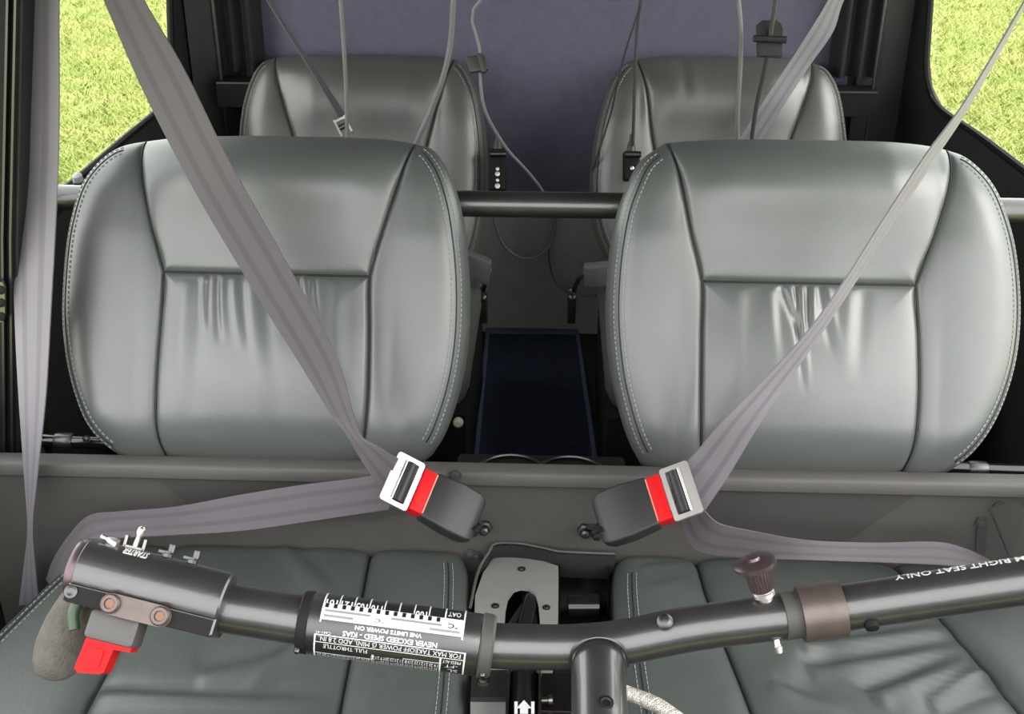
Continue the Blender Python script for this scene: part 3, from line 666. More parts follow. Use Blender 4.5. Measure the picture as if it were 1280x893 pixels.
# buckles (frame: a along the buckle from tongue to stalk, w across, n towards the viewer)
def buckle(tp, hp, tw, belt, Yd, lab, sgn, stalk_px):
    """tp tongue centre px, hp housing far end px"""
    T0 = at(*tp, Yd); D = np.dot(T0-CAM, fw); H = atd(*hp, D+.02)
    a = unit(H-T0); n = -ray(*tp); n = unit(n-a*np.dot(n, a)); w = np.cross(n, a); k = D/F       # metres per pixel
    if np.dot(w, up) < 0: w = -w
    n0, w0 = n, w; n = unit(n0*math.cos(.38)+w0*math.sin(.38)); w = unit(w0*math.cos(.38)-n0*math.sin(.38))
    L = np.linalg.norm(H-T0)
    # tongue (part of the belt)
    tg = thing_child('latch_tongue', belt); tg.matrix_parent_inverse = wmat(belt).inverted()
    hw = tw*k/2
    def rr(cx, cy, hx, hy, r, nn=8):
        out = []
        for sx_, sy_, a0 in ((1, 1, 0), (-1, 1, 90), (-1, -1, 180), (1, -1, 270)):
            for t in np.linspace(0, math.pi/2, nn):
                t2 = t+math.radians(a0); out.append(T0+a*(cx+sx_*(hx-r)+r*math.cos(t2))+w*(cy+sy_*(hy-r)+r*math.sin(t2)))
        return np.array(out)
    mb = MB(); mb.ringplate(rr(-1*k, 0, 19*k, hw, 4*k), rr(2.5*k, 0, 9*k, hw*.82, 2*k), n*.0035); mb.build('tongue_frame', CHROME, tg, auto=30)
    mb = MB(); mb.box(T0+a*25*k+n*.001, a*10*k, w*hw*.55, n*.0015); mb.build('tongue_blade', CHROME, tg, smooth=False)
    mb = MB(); mb.tube([T0+a*2*k-w*hw*.78+n*.002, T0+a*2*k+w*hw*.78+n*.002], 6.5*k, 16); mb.build('webbing_roll', WEB_PALE if False else PLASTIC, tg)
    mb = MB(); mb.tube([T0-a*6*k-w*hw*.80+n*.004, T0-a*6*k+w*hw*.80+n*.004], 1.8*k, 12); mb.build('slot_bar', CHROME, tg)
    # housing
    b = thing('belt_buckle', lab, 'buckle', H)
    s0 = 34*k
    rows = []
    for s, sw, nt_, nb in ((s0+2*k, .84, .005, -.011), (s0+5*k, .92, .0065, -.0125), (s0+.5*(L-s0), 1.0, .0075, -.0135), (L-12*k, .98, .0065, -.0125), (L-2*k, .86, .004, -.010), (L, .76, .002, -.008)):
        ring = []
        for sx_, sy_, a0 in ((1, 1, 0), (-1, 1, 90), (-1, -1, 180), (1, -1, 270)):
            for t in np.linspace(0, math.pi/2, 5):
                t2 = t+math.radians(a0); r = .003; yy = hw*sw; zz = (nt_-nb)/2; cz = (nt_+nb)/2
                ring.append(T0+a*s+w*(sx_*(yy-r)+r*math.cos(t2))+n*(cz+sy_*(zz-r)+r*math.sin(t2)))
        rows.append(ring)
    mb = MB(); base = mb.grid(rows, closed_v=True); nn = 20; mb.f.append(tuple(base+i for i in range(nn))); mb.f.append(tuple(base+5*nn+i for i in range(nn)))
    mb.build('housing', PLASTIC, b, auto=35)
    mb = MB(); mb.box(T0+a*(s0-5*k)+n*(-.0025), a*10*k, w*hw*.86, n*.0085, .002); rb = mb.build('release_button', RED, b); rb['label'] = 'red release button'
    mb = MB(); mb.box(T0+a*(s0+3*k)+n*(.0055), a*.9*k, w*hw*.80, n*.0012); mb.build('button_ridge', REDL, b, smooth=False)
    # stalk and mounting bolts
    S1 = at(*stalk_px, YB-.012)
    mb = MB(); mb.tube(cr_curve([H-a*6*k-n*.005, H+a*4*k-w*4*k-n*.004, S1+np.array([0, 0, .006]), S1], 14), .0035, 10); mb.tube(cr_curve([H-a*6*k-n*.009-w*5*k, H+a*2*k-w*10*k, S1+np.array([-.006*sgn, 0, -.002])], 10), .003, 8); mb.build('stalk', STEELD, b)
    mb = MB(); mb.lathe(S1+np.array([.004*sgn, .012, -.006]), (0, -1, .1), [(0, .009), (.006, .009), (.007, .006), (.014, .0055), (.016, .003)], 6); mb.build('anchor_bolt', STEELD, b)
    mb = MB(); mb.lathe(S1+np.array([-.010*sgn, .012, -.010]), (0, -1, 0), [(0, .006), (.010, .006), (.013, .003)], 6); mb.build('anchor_bolt', BLACKP, b)
    return b
buckle((503, 603), (598, 652), 68, bl_, .985, 'black buckle with red button holding the left front belt tongue', 1, (601, 660))
buckle((851, 615), (747, 653), 72, br_, .985, 'black buckle with red button holding the right front belt tongue', -1, (736, 664))

# rear belt buckles between the rear seats
for s_, pts, st, lab in ((-1, ((585, 312), (612, 326), (606, 353), (583, 345)), (604, 368), 'grey belt buckle beside the left rear seat'), (1, ((735, 332), (765, 326), (768, 357), (734, 356)), (715, 368), 'grey belt buckle beside the right rear seat')):
    P = [at(x, y, 1.70) for x, y in pts]; b = thing('rear_buckle', lab, 'buckle', at(*st, 1.74)); c = sum(P)/4
    mb = MB(); X = (P[1]+P[2]-P[0]-P[3])/4; Z = (P[0]+P[1]-P[2]-P[3])/4; X = X*1.05; Z = Z*1.0
    mb.box(c-s_*0, X*1.25, Z, np.cross(unit(X), unit(Z))*.011, .004); mb.build('housing', PLASTICR, b)
    e = at(*st, 1.74); q0 = at((612 if s_ < 0 else 733), (338 if s_ < 0 else 345), 1.705)
    mb = MB(); mb.tube(cr_curve([q0, (q0+e)/2+np.array([0, 0, .012]), e], 12), .004, 8); mb.build('stalk', STEELD, b)
    mb = MB(); mb.box(e+np.array([0, 0, -.02]), (.007, 0, 0), (0, .006, 0), (0, 0, .032), .002); mb.lathe(e+np.array([0, -.01, .0]), (0, -1, 0), [(0, .009), (.01, .008), (.014, .003)], 8); mb.build('anchor_bracket', BLACKP, b)

# rear belts
r1 = thing('rear_seat_belt', 'thin dark belt seen edge-on, hanging before the left rear seat', 'seat belt', at(428, 162, 1.82), 'rear seat belts')
ribbon('webbing', [((305, -50), (308, -52), 1.90, 1.93), ((333, 0), (337, -1), 1.88, 1.91), ((364, 50), (369, 48), 1.865, 1.895), ((398, 104), (404, 101), 1.845, 1.875), ((424, 148), (432, 144), 1.83, 1.86)], WEB, r1, 40)
k_ = np.dot(at(428, 152, 1.84)-CAM, fw)/F; c = at(429, 158, 1.83)
mb = MB(); ua = unit(at(436, 172, 1.83)-at(424, 148, 1.83)); wa = np.cross(unit(c-CAM), ua)
for q in (-1, 1): mb.box(c+wa*q*7*k_, ua*11*k_, wa*1.2*k_, fw*.005)
mb.box(c-ua*9*k_, ua*1.5*k_, wa*8*k_, fw*.003); mb.build('latch_tongue', CHROME, r1, smooth=False)
mb = MB(); mb.tube([c-wa*6*k_, c+wa*6*k_], 3.5*k_, 10); mb.build('slot_bar', STEEL, r1)
r2 = thing('rear_seat_belt', 'wide pale mauve belt slanting before the right rear seat', 'seat belt', at(940, 190, 1.80), 'rear seat belts')
ribbon('webbing', [((1062, -50), (1082, -50), 1.86, 1.87), ((1035, 0), (1054, 2), 1.85, 1.86), ((1012, 38), (1041, 40), 1.84, 1.85), ((985, 80), (1012, 82), 1.83, 1.84), ((953, 128), (982, 128), 1.81, 1.82), ((920, 180), (948, 180), 1.80, 1.81), ((905, 205), (930, 205), 1.79, 1.80)], WEB_PALE, r2, 60)

# ------------------------------------------------------------------ headset cables, clips and jacks
def cable(name, lab, pts, r, m, extra=None):
    P = [at(x, y, Y) for x, y, Y in pts]; t = thing(name, lab, 'cable', P[-1])
    if pts[0][1] < 0:                                                 # carries on up to its hook under the roof
        d_ = unit(P[0]-P[1]); d_[2] = max(d_[2], .75); P = [P[0]+d_*(1.315-P[0][2])/d_[2]] + P
    mb = MB(); mb.tube(cr_curve(P, 60), r, 8); mb.build('cord', m, t); return t
cable('headset_cable', 'pale straight cord hanging before the left rear headrest', [(424, -40, 1.72), (426, 0, 1.72), (430, 60, 1.74), (433, 120, 1.76), (434, 175, 1.77)], .0032, CABLEL)
cable('headset_cable', 'grey cord curving down to the inner seam of the left rear headrest', [(570, -40, 1.66), (567, 0, 1.66), (563, 55, 1.68), (553, 100, 1.70), (540, 135, 1.72), (524, 170, 1.73), (515, 195, 1.74)], .0042, CABLEL)
c3 = cable('headset_cable', 'long grey cord with a clip, looping below the cross tube between the rear seats', [(606, -20, 1.80), (600, 0, 1.80), (589, 18, 1.80), (594, 40, 1.80), (600, 65, 1.80), (600, 95, 1.80), (604, 130, 1.80), (614, 155, 1.81), (635, 188, 1.83), (660, 215, 1.86), (680, 242, 1.90), (694, 275, 1.95), (688, 305, 1.97), (672, 321, 1.975), (652, 323, 1.975), (632, 310, 1.97), (620, 285, 1.95), (617, 262, 1.92), (618, 240, 1.88)], .0026, CABLEL)
k_ = np.dot(at(598, 80, 1.8)-CAM, fw)/F
mb = MB(); c = at(596, 80, 1.80); mb.box(c, rt*12*k_+up*2*k_, up*10*k_-rt*3*k_, fw*.006, .003); mb.box(c+rt*6*k_-fw*.004, rt*3*k_, up*12*k_-rt*3*k_, fw*.007, .002); mb.build('cord_clip', CABLE, c3)
cable('headset_cable', 'thin pale cord drooping to the right rear buckle', [(686, 312, 1.97), (687, 330, 1.95), (693, 350, 1.92), (705, 364, 1.88), (722, 370, 1.84), (745, 369, 1.80)], .0018, CABLE)
# left jack box with sockets
def jack(lab, px, h_px, Y, holes):
    t = thing('headset_jack', lab, 'jack', at(px[0], px[1]+h_px, Y)); k = np.dot(at(*px, Y)-CAM, fw)/F; c = at(*px, Y)
    mb = MB(); mb.box(c, rt*10*k, up*h_px*k, fw*.012, .003); mb.build('jack_body', BLACKM, t)
    mb = MB(); mb.tube([c-rt*9*k+up*h_px*.72*k-fw*.014, c+rt*11*k+up*h_px*.72*k-fw*.014], 4*k, 10); mb.build('thumb_screw', STEELD, t)
    mb = MB(); mb.lathe(c+up*h_px*k, up, [(0, 6*k), (8*k, 5*k), (14*k, 2.5*k), (22*k, 2*k)], 12); mb.build('strain_relief', CABLE, t)
    for d_, r_ in holes:
        mb = MB(); mb.lathe(c-up*d_*k-fw*.013, -fw, [(0, r_*k), (.002, r_*k), (.0025, r_*.6*k)], 12); mb.build('socket', CHROME, t)
    return t
jack('black headset jack box with bright sockets beside the left rear headrest', (622, 213), 26, 1.86, ((0, 2.2), (6, 3), (14, 2), (21, 3.2)))
c6 = cable('headset_cable', 'dark cord dropping straight to the jack at the right rear headrest', [(806, -30, 1.78), (801, 0, 1.78), (797, 30, 1.79), (794, 90, 1.80), (792, 150, 1.81), (791, 182, 1.82)], .0026, CABLE)
cable('headset_cable', 'thin dark cord slanting along the inner edge of the right rear headrest', [(806, -20, 1.80), (800, 8, 1.80), (786, 50, 1.81), (775, 90, 1.83), (764, 140, 1.86), (745, 200, 1.88), (735, 235, 1.92)], .0018, CABLE)
jack('black headset jack half hidden behind the right front backrest', (789, 208), 18, 1.83, ((4, 2.5),))
cable('headset_cable', 'grey cord before the right rear headrest, left of the clipped one', [(921, -40, 1.68), (923, 0, 1.68), (926, 40, 1.69), (925, 90, 1.71), (922, 140, 1.73), (922, 185, 1.75)], .0034, CABLEL)
c7 = cable('headset_cable', 'dark cord with a black winged clip before the right rear headrest', [(975, -40, 1.66), (970, 0, 1.66), (962, 50, 1.67), (955, 90, 1.69), (946, 130, 1.71), (938, 185, 1.73)], .0034, CABLE)
k_ = np.dot(at(962, 48, 1.66)-CAM, fw)/F; c = at(962, 48, 1.668)
pl = [(-15, -22), (15, -24), (17, 12), (14, 19), (9, 23), (-9, 23), (-16, 17)]
mb = MB(); mb.prism([c+rt*x*k_+up*y*k_ for x, y in pl], fw*.006); mb.tube([c-rt*21*k_-up*1*k_-fw*.004, c+rt*20*k_-up*3*k_-fw*.004], 4.5*k_, 10); mb.box(c-up*21*k_-fw*.002, rt*15*k_, up*2*k_, fw*.004); mb.build('cord_clip', BLACKP, c7, auto=30)

# ------------------------------------------------------------------ centre console
ZK = .425
cs = thing('centre_console', 'grey metal centre console plate with lever slot between the front seats', 'console', atz(660, 760, ZK-.02))
pz = lambda x, y, dz=0: atz(x, y, ZK+dz)
# plate with arched hole: outer and inner loops matched
outer = [(592, 800), (594, 745), (604, 716), (618, 696), (648, 694), (674, 700), (698, 708), (698, 750), (697, 800), (690, 842), (672, 842), (640, 842), (610, 842), (594, 842)]
inner = [(629, 800), (632, 762), (635, 748), (642, 738), (651, 735), (661, 736), (669, 742), (673, 755), (675, 775), (676, 820), (670, 832), (655, 832), (640, 832), (630, 825)]
O2 = cr_curve([pz(*p) for p in outer], 80, True); I2 = cr_curve([pz(*p) for p in inner], 80, True)
def lin(pts, n=80):
    P = np.array([pz(*p) for p in pts]+[pz(*pts[0])]); 
    return np.concatenate([np.linspace(P[i], P[i+1], n//len(pts)+1)[:-1] for i in range(len(pts))])
mb = MB(); mb.ringplate(lin(outer, 84), lin(inner, 84), (0, 0, -.004)); mb.build('slot_plate', PLATE, cs, auto=30)
for x, y in ((652, 712), (619, 758), (683, 760)):
    mb = MB(); screw(mb, pz(x, y), (0, 0, 1), .003, .002); mb.build('screw', STEELD, cs)
mb = MB(); mb.box(pz(655, 785, -.05), (.035, 0, 0), (0, .10, 0), (0, 0, .004)); mb.build('well_floor', BLACKM, cs, smooth=False)
# folded boot inside the slot
mb = MB()
mb.tube(cr_curve([pz(668, 742, -.025), pz(655, 760, -.012), pz(640, 785, -.004), pz(630, 820, 0)], 16), .006, 10); mb.tube(cr_curve([pz(662, 738, -.02), pz(662, 760, -.01), pz(655, 790, -.006), pz(650, 830, 0)], 16), .010, 10); mb.tube(cr_curve([pz(672, 752, -.02), pz(668, 780, -.012), pz(668, 830, -.01)], 12), .007, 10)
mb.build('lever_boot', BLACKG, cs)
# dark lip round the console
mb = MB(); lip = [pz(588, 760, -.004), pz(598, 715, 0), pz(612, 690, .010), pz(620, 680, .014), pz(650, 680, .014), pz(682, 686, .012), pz(702, 690, .010), pz(768, 693, .008)]
Lc = cr_curve(lip, 50); mb.grid([Lc, Lc+np.array([0, -.004, .0035]), Lc+np.array([0, -.009, .001]), Lc+np.array([0, -.009, -.03])]); mb.build('lip', BLACKM, cs, auto=0)
mb = MB(); mb.tube(Lc+np.array([0, -.004, .003]), .0017, 8); mb.build('lip_edge', GREYP, cs)
mb = MB(); mb.grid([Lc+np.array([0, .0, .0]), Lc+np.array([0, .02, -.01])]); mb.build('lip_flange', GREYD, cs)
# black storage bin on the right
b0 = [pz(700, 700, 0), pz(762, 697, 0), pz(760, 782, 0), pz(700, 785, 0)]; dn = np.array([0, 0, -.05])
mb = MB(); mb.add([*b0, *[p+dn for p in b0]], [(0, 1, 5, 4), (1, 2, 6, 5), (2, 3, 7, 6), (3, 0, 4, 7), (4, 5, 6, 7)]); mb.build('storage_bin', BLACKG, cs, smooth=False)
mb = MB(); A = pz(710, 758, -.02); B = pz(748, 758, -.02); mb.tube([A, B], .014, 20); bb = mb.build('bin_roll', BLACKG, cs)
for x, y in ((567, 671), (596, 695)):
    mb = MB(); screw(mb, at(x, y, YB-.002), (0, -1, 0), .004, .003); mb.build('screw', GREYD, cs)
# lower console: friction lever, plates
mb = MB(); mb.prism([pz(590, 838, .01), pz(634, 838, .01), pz(634, 872, .01), pz(588, 872, .01)], (0, 0, -.01)); mb.build('friction_plate', BLACKP, cs, smooth=False)
mb = MB(); screw(mb, pz(604, 852, .01), (0, 0, 1), .004, .003); mb.build('screw', STEEL, cs)
mb = MB(); mb.prism([pz(588, 873, .004), pz(632, 873, .004), pz(632, 960, .004), pz(588, 960, .004)], (0, 0, -.01)); mb.build('cover_plate', PLATE, cs, smooth=False)
mb = MB(); mb.box(pz(634.5, 880, .012), (.0012, 0, 0), (0, .05, 0), (0, 0, .012)); mb.build('slot_edge', STEEL, cs, smooth=False)
mb = MB(); mb.box(pz(674, 880, .012), (.0010, 0, 0), (0, .05, 0), (0, 0, .012)); mb.build('slot_edge', STEELD, cs, smooth=False)
mb = MB(); mb.tube([pz(655, 836, .0), pz(655, 960, .012)], .0155, 20); lev = mb.build('friction_lever', BLACKG, cs)
mb = MB(); q = lambda x, y: pz(x, y, .0235)
mb.prism([q(650, 893), q(660, 893), q(660, 886), q(664, 886), q(655, 876), q(646, 886), q(650, 886)], (0, 0, .0006))
for x in (645, 666):
    mb.prism([q(x-2, 893), q(x+2, 893), q(x+2, 878), q(x-2, 878)], (0, 0, .0006))
mb.build('arrow_mark', WHITE, lev, smooth=False)
mb = MB(); mb.prism([pz(677, 842, .008), pz(716, 842, .008), pz(716, 930, .008), pz(677, 930, .008)], (0, 0, -.01)); mb.build('side_plate', BLACKG, cs, smooth=False)
mb = MB(); mb.box(pz(697, 890, .0086), (.016, 0, 0), (0, .0006, 0), (0, 0, .0004)); mb.build('placard_line', MAUVE, cs, smooth=False)
mb = MB(); mb.lathe(pz(677, 876, .014), (1, 0, .1), [(0, .003), (.006, .003), (.007, .005), (.011, .005)], 10); mb.build('thumb_bolt', STEEL, cs)

# braided hose
P = [pz(780, 866, .035), pz(800, 873, .035), pz(825, 884, .035), pz(855, 905, .03)]
bh = thing('braided_hose', 'silver braided hose lying at the inner edge of the right front cushion', 'hose', P[0]); mb = MB(); pts = cr_curve(P, 60); mb.tube(pts, .0065, 14); mb.build('hose', BRAID, bh)
mb = MB()
for ph in range(8):
    for sg in (1, -1):
        t = np.linspace(0, 1, 60); ang = sg*t*22+ph*math.pi/4; Tn = np.gradient(pts, axis=0); Tn /= np.linalg.norm(Tn, axis=1)[:, None]; A_ = np.cross(Tn, [0, 0, 1]); B_ = np.cross(Tn, A_)
        mb.tube(pts+.0066*(np.cos(ang)[:, None]*A_+np.sin(ang)[:, None]*B_), .0009, 4)
o = mb.build('braid', BRAID, bh); o['kind'] = 'stuff'

# right side bracket beside the cushion
P = [at(1243, 648, 1.06), at(1282, 640, 1.03), at(1282, 700, 1.03), at(1264, 700, 1.04)]
sb = thing('side_bracket', 'grey triangular bracket at the right end of the bulkhead', 'bracket', P[3]); mb = MB(); mb.prism(P, (.0, .02, 0)); mb.build('gusset', GREYP, sb, smooth=False)
mb = MB(); mb.prism([at(1222, 648, YB-.003), at(1234, 648, YB-.003), at(1232, 694, YB-.003), at(1220, 690, YB-.003)], (0, .003, 0)); mb.build('bracket_tab', GREYD, sb, smooth=False)

# ------------------------------------------------------------------ left door pillar
pil = struct(bpy.data.objects.new('door_1', None)); COL.objects.link(pil); pil.location = (-.64, 1.10, 0)
YP = 1.13
strips = [((-60, 1), BLACKM, 0), ((1, 4), STEELD, .004), ((4, 11), BLACKM, -.004), ((11, 14), STEELD, .002), ((14, 22), BLACKP, -.006)]
def pillar_strip(x0_, x1_, m, dy, y0=-80, y1=640):
    a = [at(x0_+8, y0, YP-dy), at(x1_+8, y0, YP-dy), at(x1_, 300, YP-dy), at(x1_+3, y1, YP-dy), at(x0_+3, y1, YP-dy), at(x0_, 300, YP-dy)]
    mb = MB(); mb.prism(a, (0, .03, 0)); mb.build('frame_strip', m, pil, smooth=False)
for (x0_, x1_), m, dy in strips: pillar_strip(x0_, x1_, m, dy)
mb = MB(); pl = [(-6, 352), (3, 353), (6, 360), (6, 396), (3, 403), (-6, 404)]; mb.prism([at(x, y, YP-.012) for x, y in pl], (0, .004, 0)); lp = mb.build('latch_plate', STEEL, pil, smooth=False)
for y in (363, 379, 396):
    mb = MB(); mb.lathe(at(1, y, YP-.0125), (0, -1, 0), [(0, .005), (.001, .005), (.0015, .003)], 14); mb.build('hole', BLACKM, lp)
for pts, m in ((((4, 640), (22, 632), (26, 660), (4, 700)), BLACKP), (((-10, 600), (20, 628), (24, 636), (-10, 690)), BLACKP), (((8, 690), (24, 650), (32, 760), (6, 775)), BLACKM), (((22, 590), (32, 590), (34, 760), (24, 760)), BLACKM)):
    mb = MB(); mb.prism([at(x, y, YP-.004) for x, y in pts], (0, .02, 0)); mb.build('sill_plate', m, pil, smooth=False)
for x, y in ((24, 632), (26, 612), (11, 653)):
    mb = MB(); screw(mb, at(x, y, YP-.006), (0, -1, 0), .003, .003); mb.build('screw', STEEL, pil)
lt = thing('window_latch', 'small white latch tip at the lower corner of the left window', 'latch', at(97, 224, 1.36)); mb = MB(); c = at(97, 222, 1.36); mb.lathe(c, (0, -.3, 1), [(-.008, .004), (-.004, .007), (.003, .006), (.006, .002)], 14); mb.build('latch_tip', WHITE, lt)
mb = MB(); mb.tube([at(95, 232, 1.36), at(97, 224, 1.36)], .004, 8); mb.build('latch_stem', STEELD, lt)

# ------------------------------------------------------------------ cyclic control (T-bar)
DB = .80
cy = thing('cyclic_control', 'black T-bar cyclic control crossing in front of both front seats', 'control', atd(755, 960, .72))
k = DB/F
def tb(name, pts, r_px, m, seg=28, parent=cy, n=40):
    P = [atd(x, y, d) for x, y, d in pts]; mb = MB(); mb.tube(cr_curve(P, n) if n else P, r_px*k if np.isscalar(r_px) else np.array(r_px)*k, seg); return mb.build(name, m, parent)
tb('cross_bar', [(250, 756, .805), (320, 768, .80), (400, 780, .80), (500, 793, .80), (600, 806, .80), (660, 809, .80), (720, 809, .80), (780, 803, .80), (860, 787, .797), (940, 776, .793), (1010, 768, .79)], 28, TUBEP, n=60)
hb = tb('handle_tube', [(262, 757, .803), (385, 777, .80)], 31, TUBEP, n=0)
sl = [(398, 780), (590, 805)]
A = atd(*sl[0], DB); B = atd(*sl[1], DB); ax = unit(B-A); Lsl = np.linalg.norm(B-A); e1 = -ray(494, 792); e1 = unit(e1-ax*np.dot(e1, ax)); e2 = np.cross(e1, ax); e2 = e2 if np.dot(e2, up) > 0 else -e2
rs = 38*k
mb = MB(); mb.lathe(A, ax, [(-10*k, 30*k), (-10*k, rs*.97), (-8*k, rs), (Lsl+8*k, rs), (Lsl+10*k, rs*.97), (Lsl+10*k, 30*k)], 48); slv = mb.build('placard_sleeve', BLACKP, cy, auto=30)
mb = MB(); mb.lathe(A-ax*22*k, ax, [(0, 30*k), (0, 36*k), (2*k, 38*k), (12*k, 39*k), (14*k, 37*k)], 40); mb.build('clamp_collar', BLACKM, cy, auto=30)
mb = MB(); mb.lathe(B+ax*10*k, ax, [(0, 38*k), (2*k, 40*k), (14*k, 39*k), (17*k, 36*k), (17*k, 28*k)], 40); mb.build('clamp_collar', GREYD, cy, auto=30)
for a_, t_ in ((-18*k, -62), (Lsl+18*k, -62)):
    t = math.radians(t_); d_ = math.cos(t)*e1+math.sin(t)*e2; mb = MB(); mb.lathe(A+ax*a_+d_*37*k, d_, [(0, 4*k), (4*k, 4*k), (6*k, 3*k)], 10); mb.build('clamp_screw', STEELD, cy)
# print on the sleeve; s = distance along the bar from its left end (px), th = angle (deg) up from the viewer
def onsl(s, th, lift=.0003):
    t = math.radians(th); return A+ax*(s*k)+(rs+lift)*(math.cos(t)*e1+math.sin(t)*e2)
def patch(mb_, s0, s1, t0, t1, lift=.0003):
    n = max(2, int(abs(t1-t0)/6)+1); mb_.grid([[onsl(s, t, lift) for s in (s0, s1)] for t in np.linspace(t0, t1, n)])
def text_geo(txt, bold=0.0):
    cu = bpy.data.curves.new('text', 'FONT'); cu.body = txt; cu.size = 1; cu.align_x = 'LEFT'; cu.resolution_u = 2; cu.offset = bold
    ob = bpy.data.objects.new('text', cu); COL.objects.link(ob); dg = bpy.context.evaluated_depsgraph_get(); dg.update()
    me = ob.evaluated_get(dg).to_mesh(); v = np.array([p.co[:] for p in me.vertices]); f = [tuple(p.vertices) for p in me.polygons]
    ob.evaluated_get(dg).to_mesh_clear(); bpy.data.objects.remove(ob); bpy.data.curves.remove(cu); return v, f
def sl_text(mb_, txt, s_start, s_end, t_base, hgt, lift=.0005, bold=.012):
    """text read from the pilot's side: starts at s_start (right) and ends at s_end (left), baseline at angle t_base, cap height hgt in degrees"""
    v, f = text_geo(txt, bold); w = v[:, 0].max()-v[:, 0].min(); x0_ = v[:, 0].min(); hh = .70
    mb_.add([onsl(s_start+(s_end-s_start)*(p[0]-x0_)/w, t_base-hgt*p[1]/hh, lift) for p in v], f)
white = MB(); dark = MB(); grey = MB()
# lower placard (outline, rows)
s0, s1 = 2, 188
for (a_, b_, c_, d_) in ((s0, s1, -18, -20), (s0, s0+2, -18, -92), (s1-2, s1, -18, -92), (s0, s1, -32.5, -34), (112, s1-28, -46, -47.5), (s1-31, s1-29, -34, -92), (74, 76, -47, -60)): patch(white, a_, b_, c_, d_)
sl_text(white, 'FOR MAX TAKEOFF POWER (5 MIN), ADD 2.8 IN.', s1-6, s0+6, -21.5, 9, bold=.0)
sl_text(white, 'FULL THROTTLE', 68, 14, -36.5, 9, bold=.0)
for i in range(26):
    s_ = s0+5+i*6.0
    if s_ < s1-34:
        if s_ > 72: sl_text(white, random.choice(['21', '20', '22', '19', '23', '18']), s_+4.6, s_, -49.5, 10, bold=.0)
        sl_text(white, random.choice(['22', '20', '21', '19', '23']), s_+4.6, s_, -63, 14, bold=.0)
patch(white, 2, 76, -60, -62)
sl_text(white, 'PRESS ALT', s1-5, s1-27, -37, 7, bold=0); sl_text(white, '-FT', s1-8, s1-24, -47, 8, bold=0); sl_text(white, 'SL', s1-8, s1-20, -60, 11, bold=0)
sl_text(white, 'C661-41', 22, 4, -12, 5, bold=0)
# upper placard
u0, u1 = 6, 182
for (a_, b_, c_, d_) in ((u0, u0+2, 95, 4), (u1-2, u1, 95, 4), (u1-26, u1-24, 95, 30), (u0, u1, 43, 9)): patch(white, a_, b_, c_, d_)
for i in range(8):
    s_ = u0+19+i*18.5
    if s_ < u1-28: patch(white, s_, s_+1.6, 95, 44)
for i, tx in enumerate(['101', '121', '105', '110', '', '', '100']):
    s_ = u0+3+i*18.5
    if tx: sl_text(white, tx, s_+14, s_, 52, 20, bold=.02)
for i in range(14): patch(dark, u0+3+i*10.6, u0+7.5+i*10.6, 41.5, 32, .0006)
for a_, b_, c_, d_ in ((u0+4, 66, 28, 24), (92, u1-28, 28, 24), (u0+4, 46, 18.5, 14), (140, u1-5, 18.5, 14)): patch(grey, a_, b_, c_, d_, .0006)
sl_text(dark, '\u00b0C', 84, 72, 22, 7, .0007, 0)
sl_text(white, 'OAT', u1-6, u1-22, 62, 14); sl_text(dark, '\u00b0C', u1-8, u1-20, 31, 9, .0007)
sl_text(white, 'NEVER EXCEED SPEED - KIAS', 152, 36, -7, 9, bold=.03); sl_text(white, 'VNE LIMITS POWER ON', 132, 50, 5, 7, bold=.03)
patch(white, 50, 138, 13, 10)
for mb_, nm, m in ((white, 'placard_print', WHITE), (dark, 'placard_marks', BLACKM), (grey, 'placard_figures', GREYPRINT)): mb_.build(nm, m, slv, smooth=False)

# right half: socket, collar and right tube
tb('socket', [(978, 771, .79), (1000, 768, .79)], 29, GREYD, n=0)
rc = tb('lock_collar', [(1000, 768.5, .79), (1053, 760.5, .788)], 34.5, BRONZE, n=0); rc['label'] = 'bronze locking collar'
tb('right_bar', [(1050, 761, .788), (1150, 746, .775), (1290, 725, .758), (1420, 706, .74), (1640, 674, .708)], 28.5, TUBEP, n=40)
# caution print on top of the right tube, read from the seat
RA, RB = atd(1050, 761, .788), atd(1290, 725, .758); rax = unit(RB-RA); r1e = -ray(1200, 735); r1e = unit(r1e-rax*np.dot(r1e, rax)); r2e = np.cross(r1e, rax); r2e = r2e if np.dot(r2e, up) > 0 else -r2e
mb = MB(); v, f = text_geo('SOLO FROM RIGHT SEAT ONLY', .02); wdt = v[:, 0].max()
Ltot = 1.62*np.linalg.norm(atd(1280, 726, .759)-atd(1126, 750, .778)); s_end = np.dot(atd(1124, 750, .778)-RA, rax)
def onr(s, th): t = math.radians(th); return RA+rax*s+(28.5*k+.0004)*(math.cos(t)*r1e+math.sin(t)*r2e)
mb.add([onr(s_end+Ltot*.98*(1-p[0]/wdt), 52+24*(.35-p[1])/.7*1.0+12) for p in v], f); mb.build('caution_print', WHITE, cy, smooth=False)
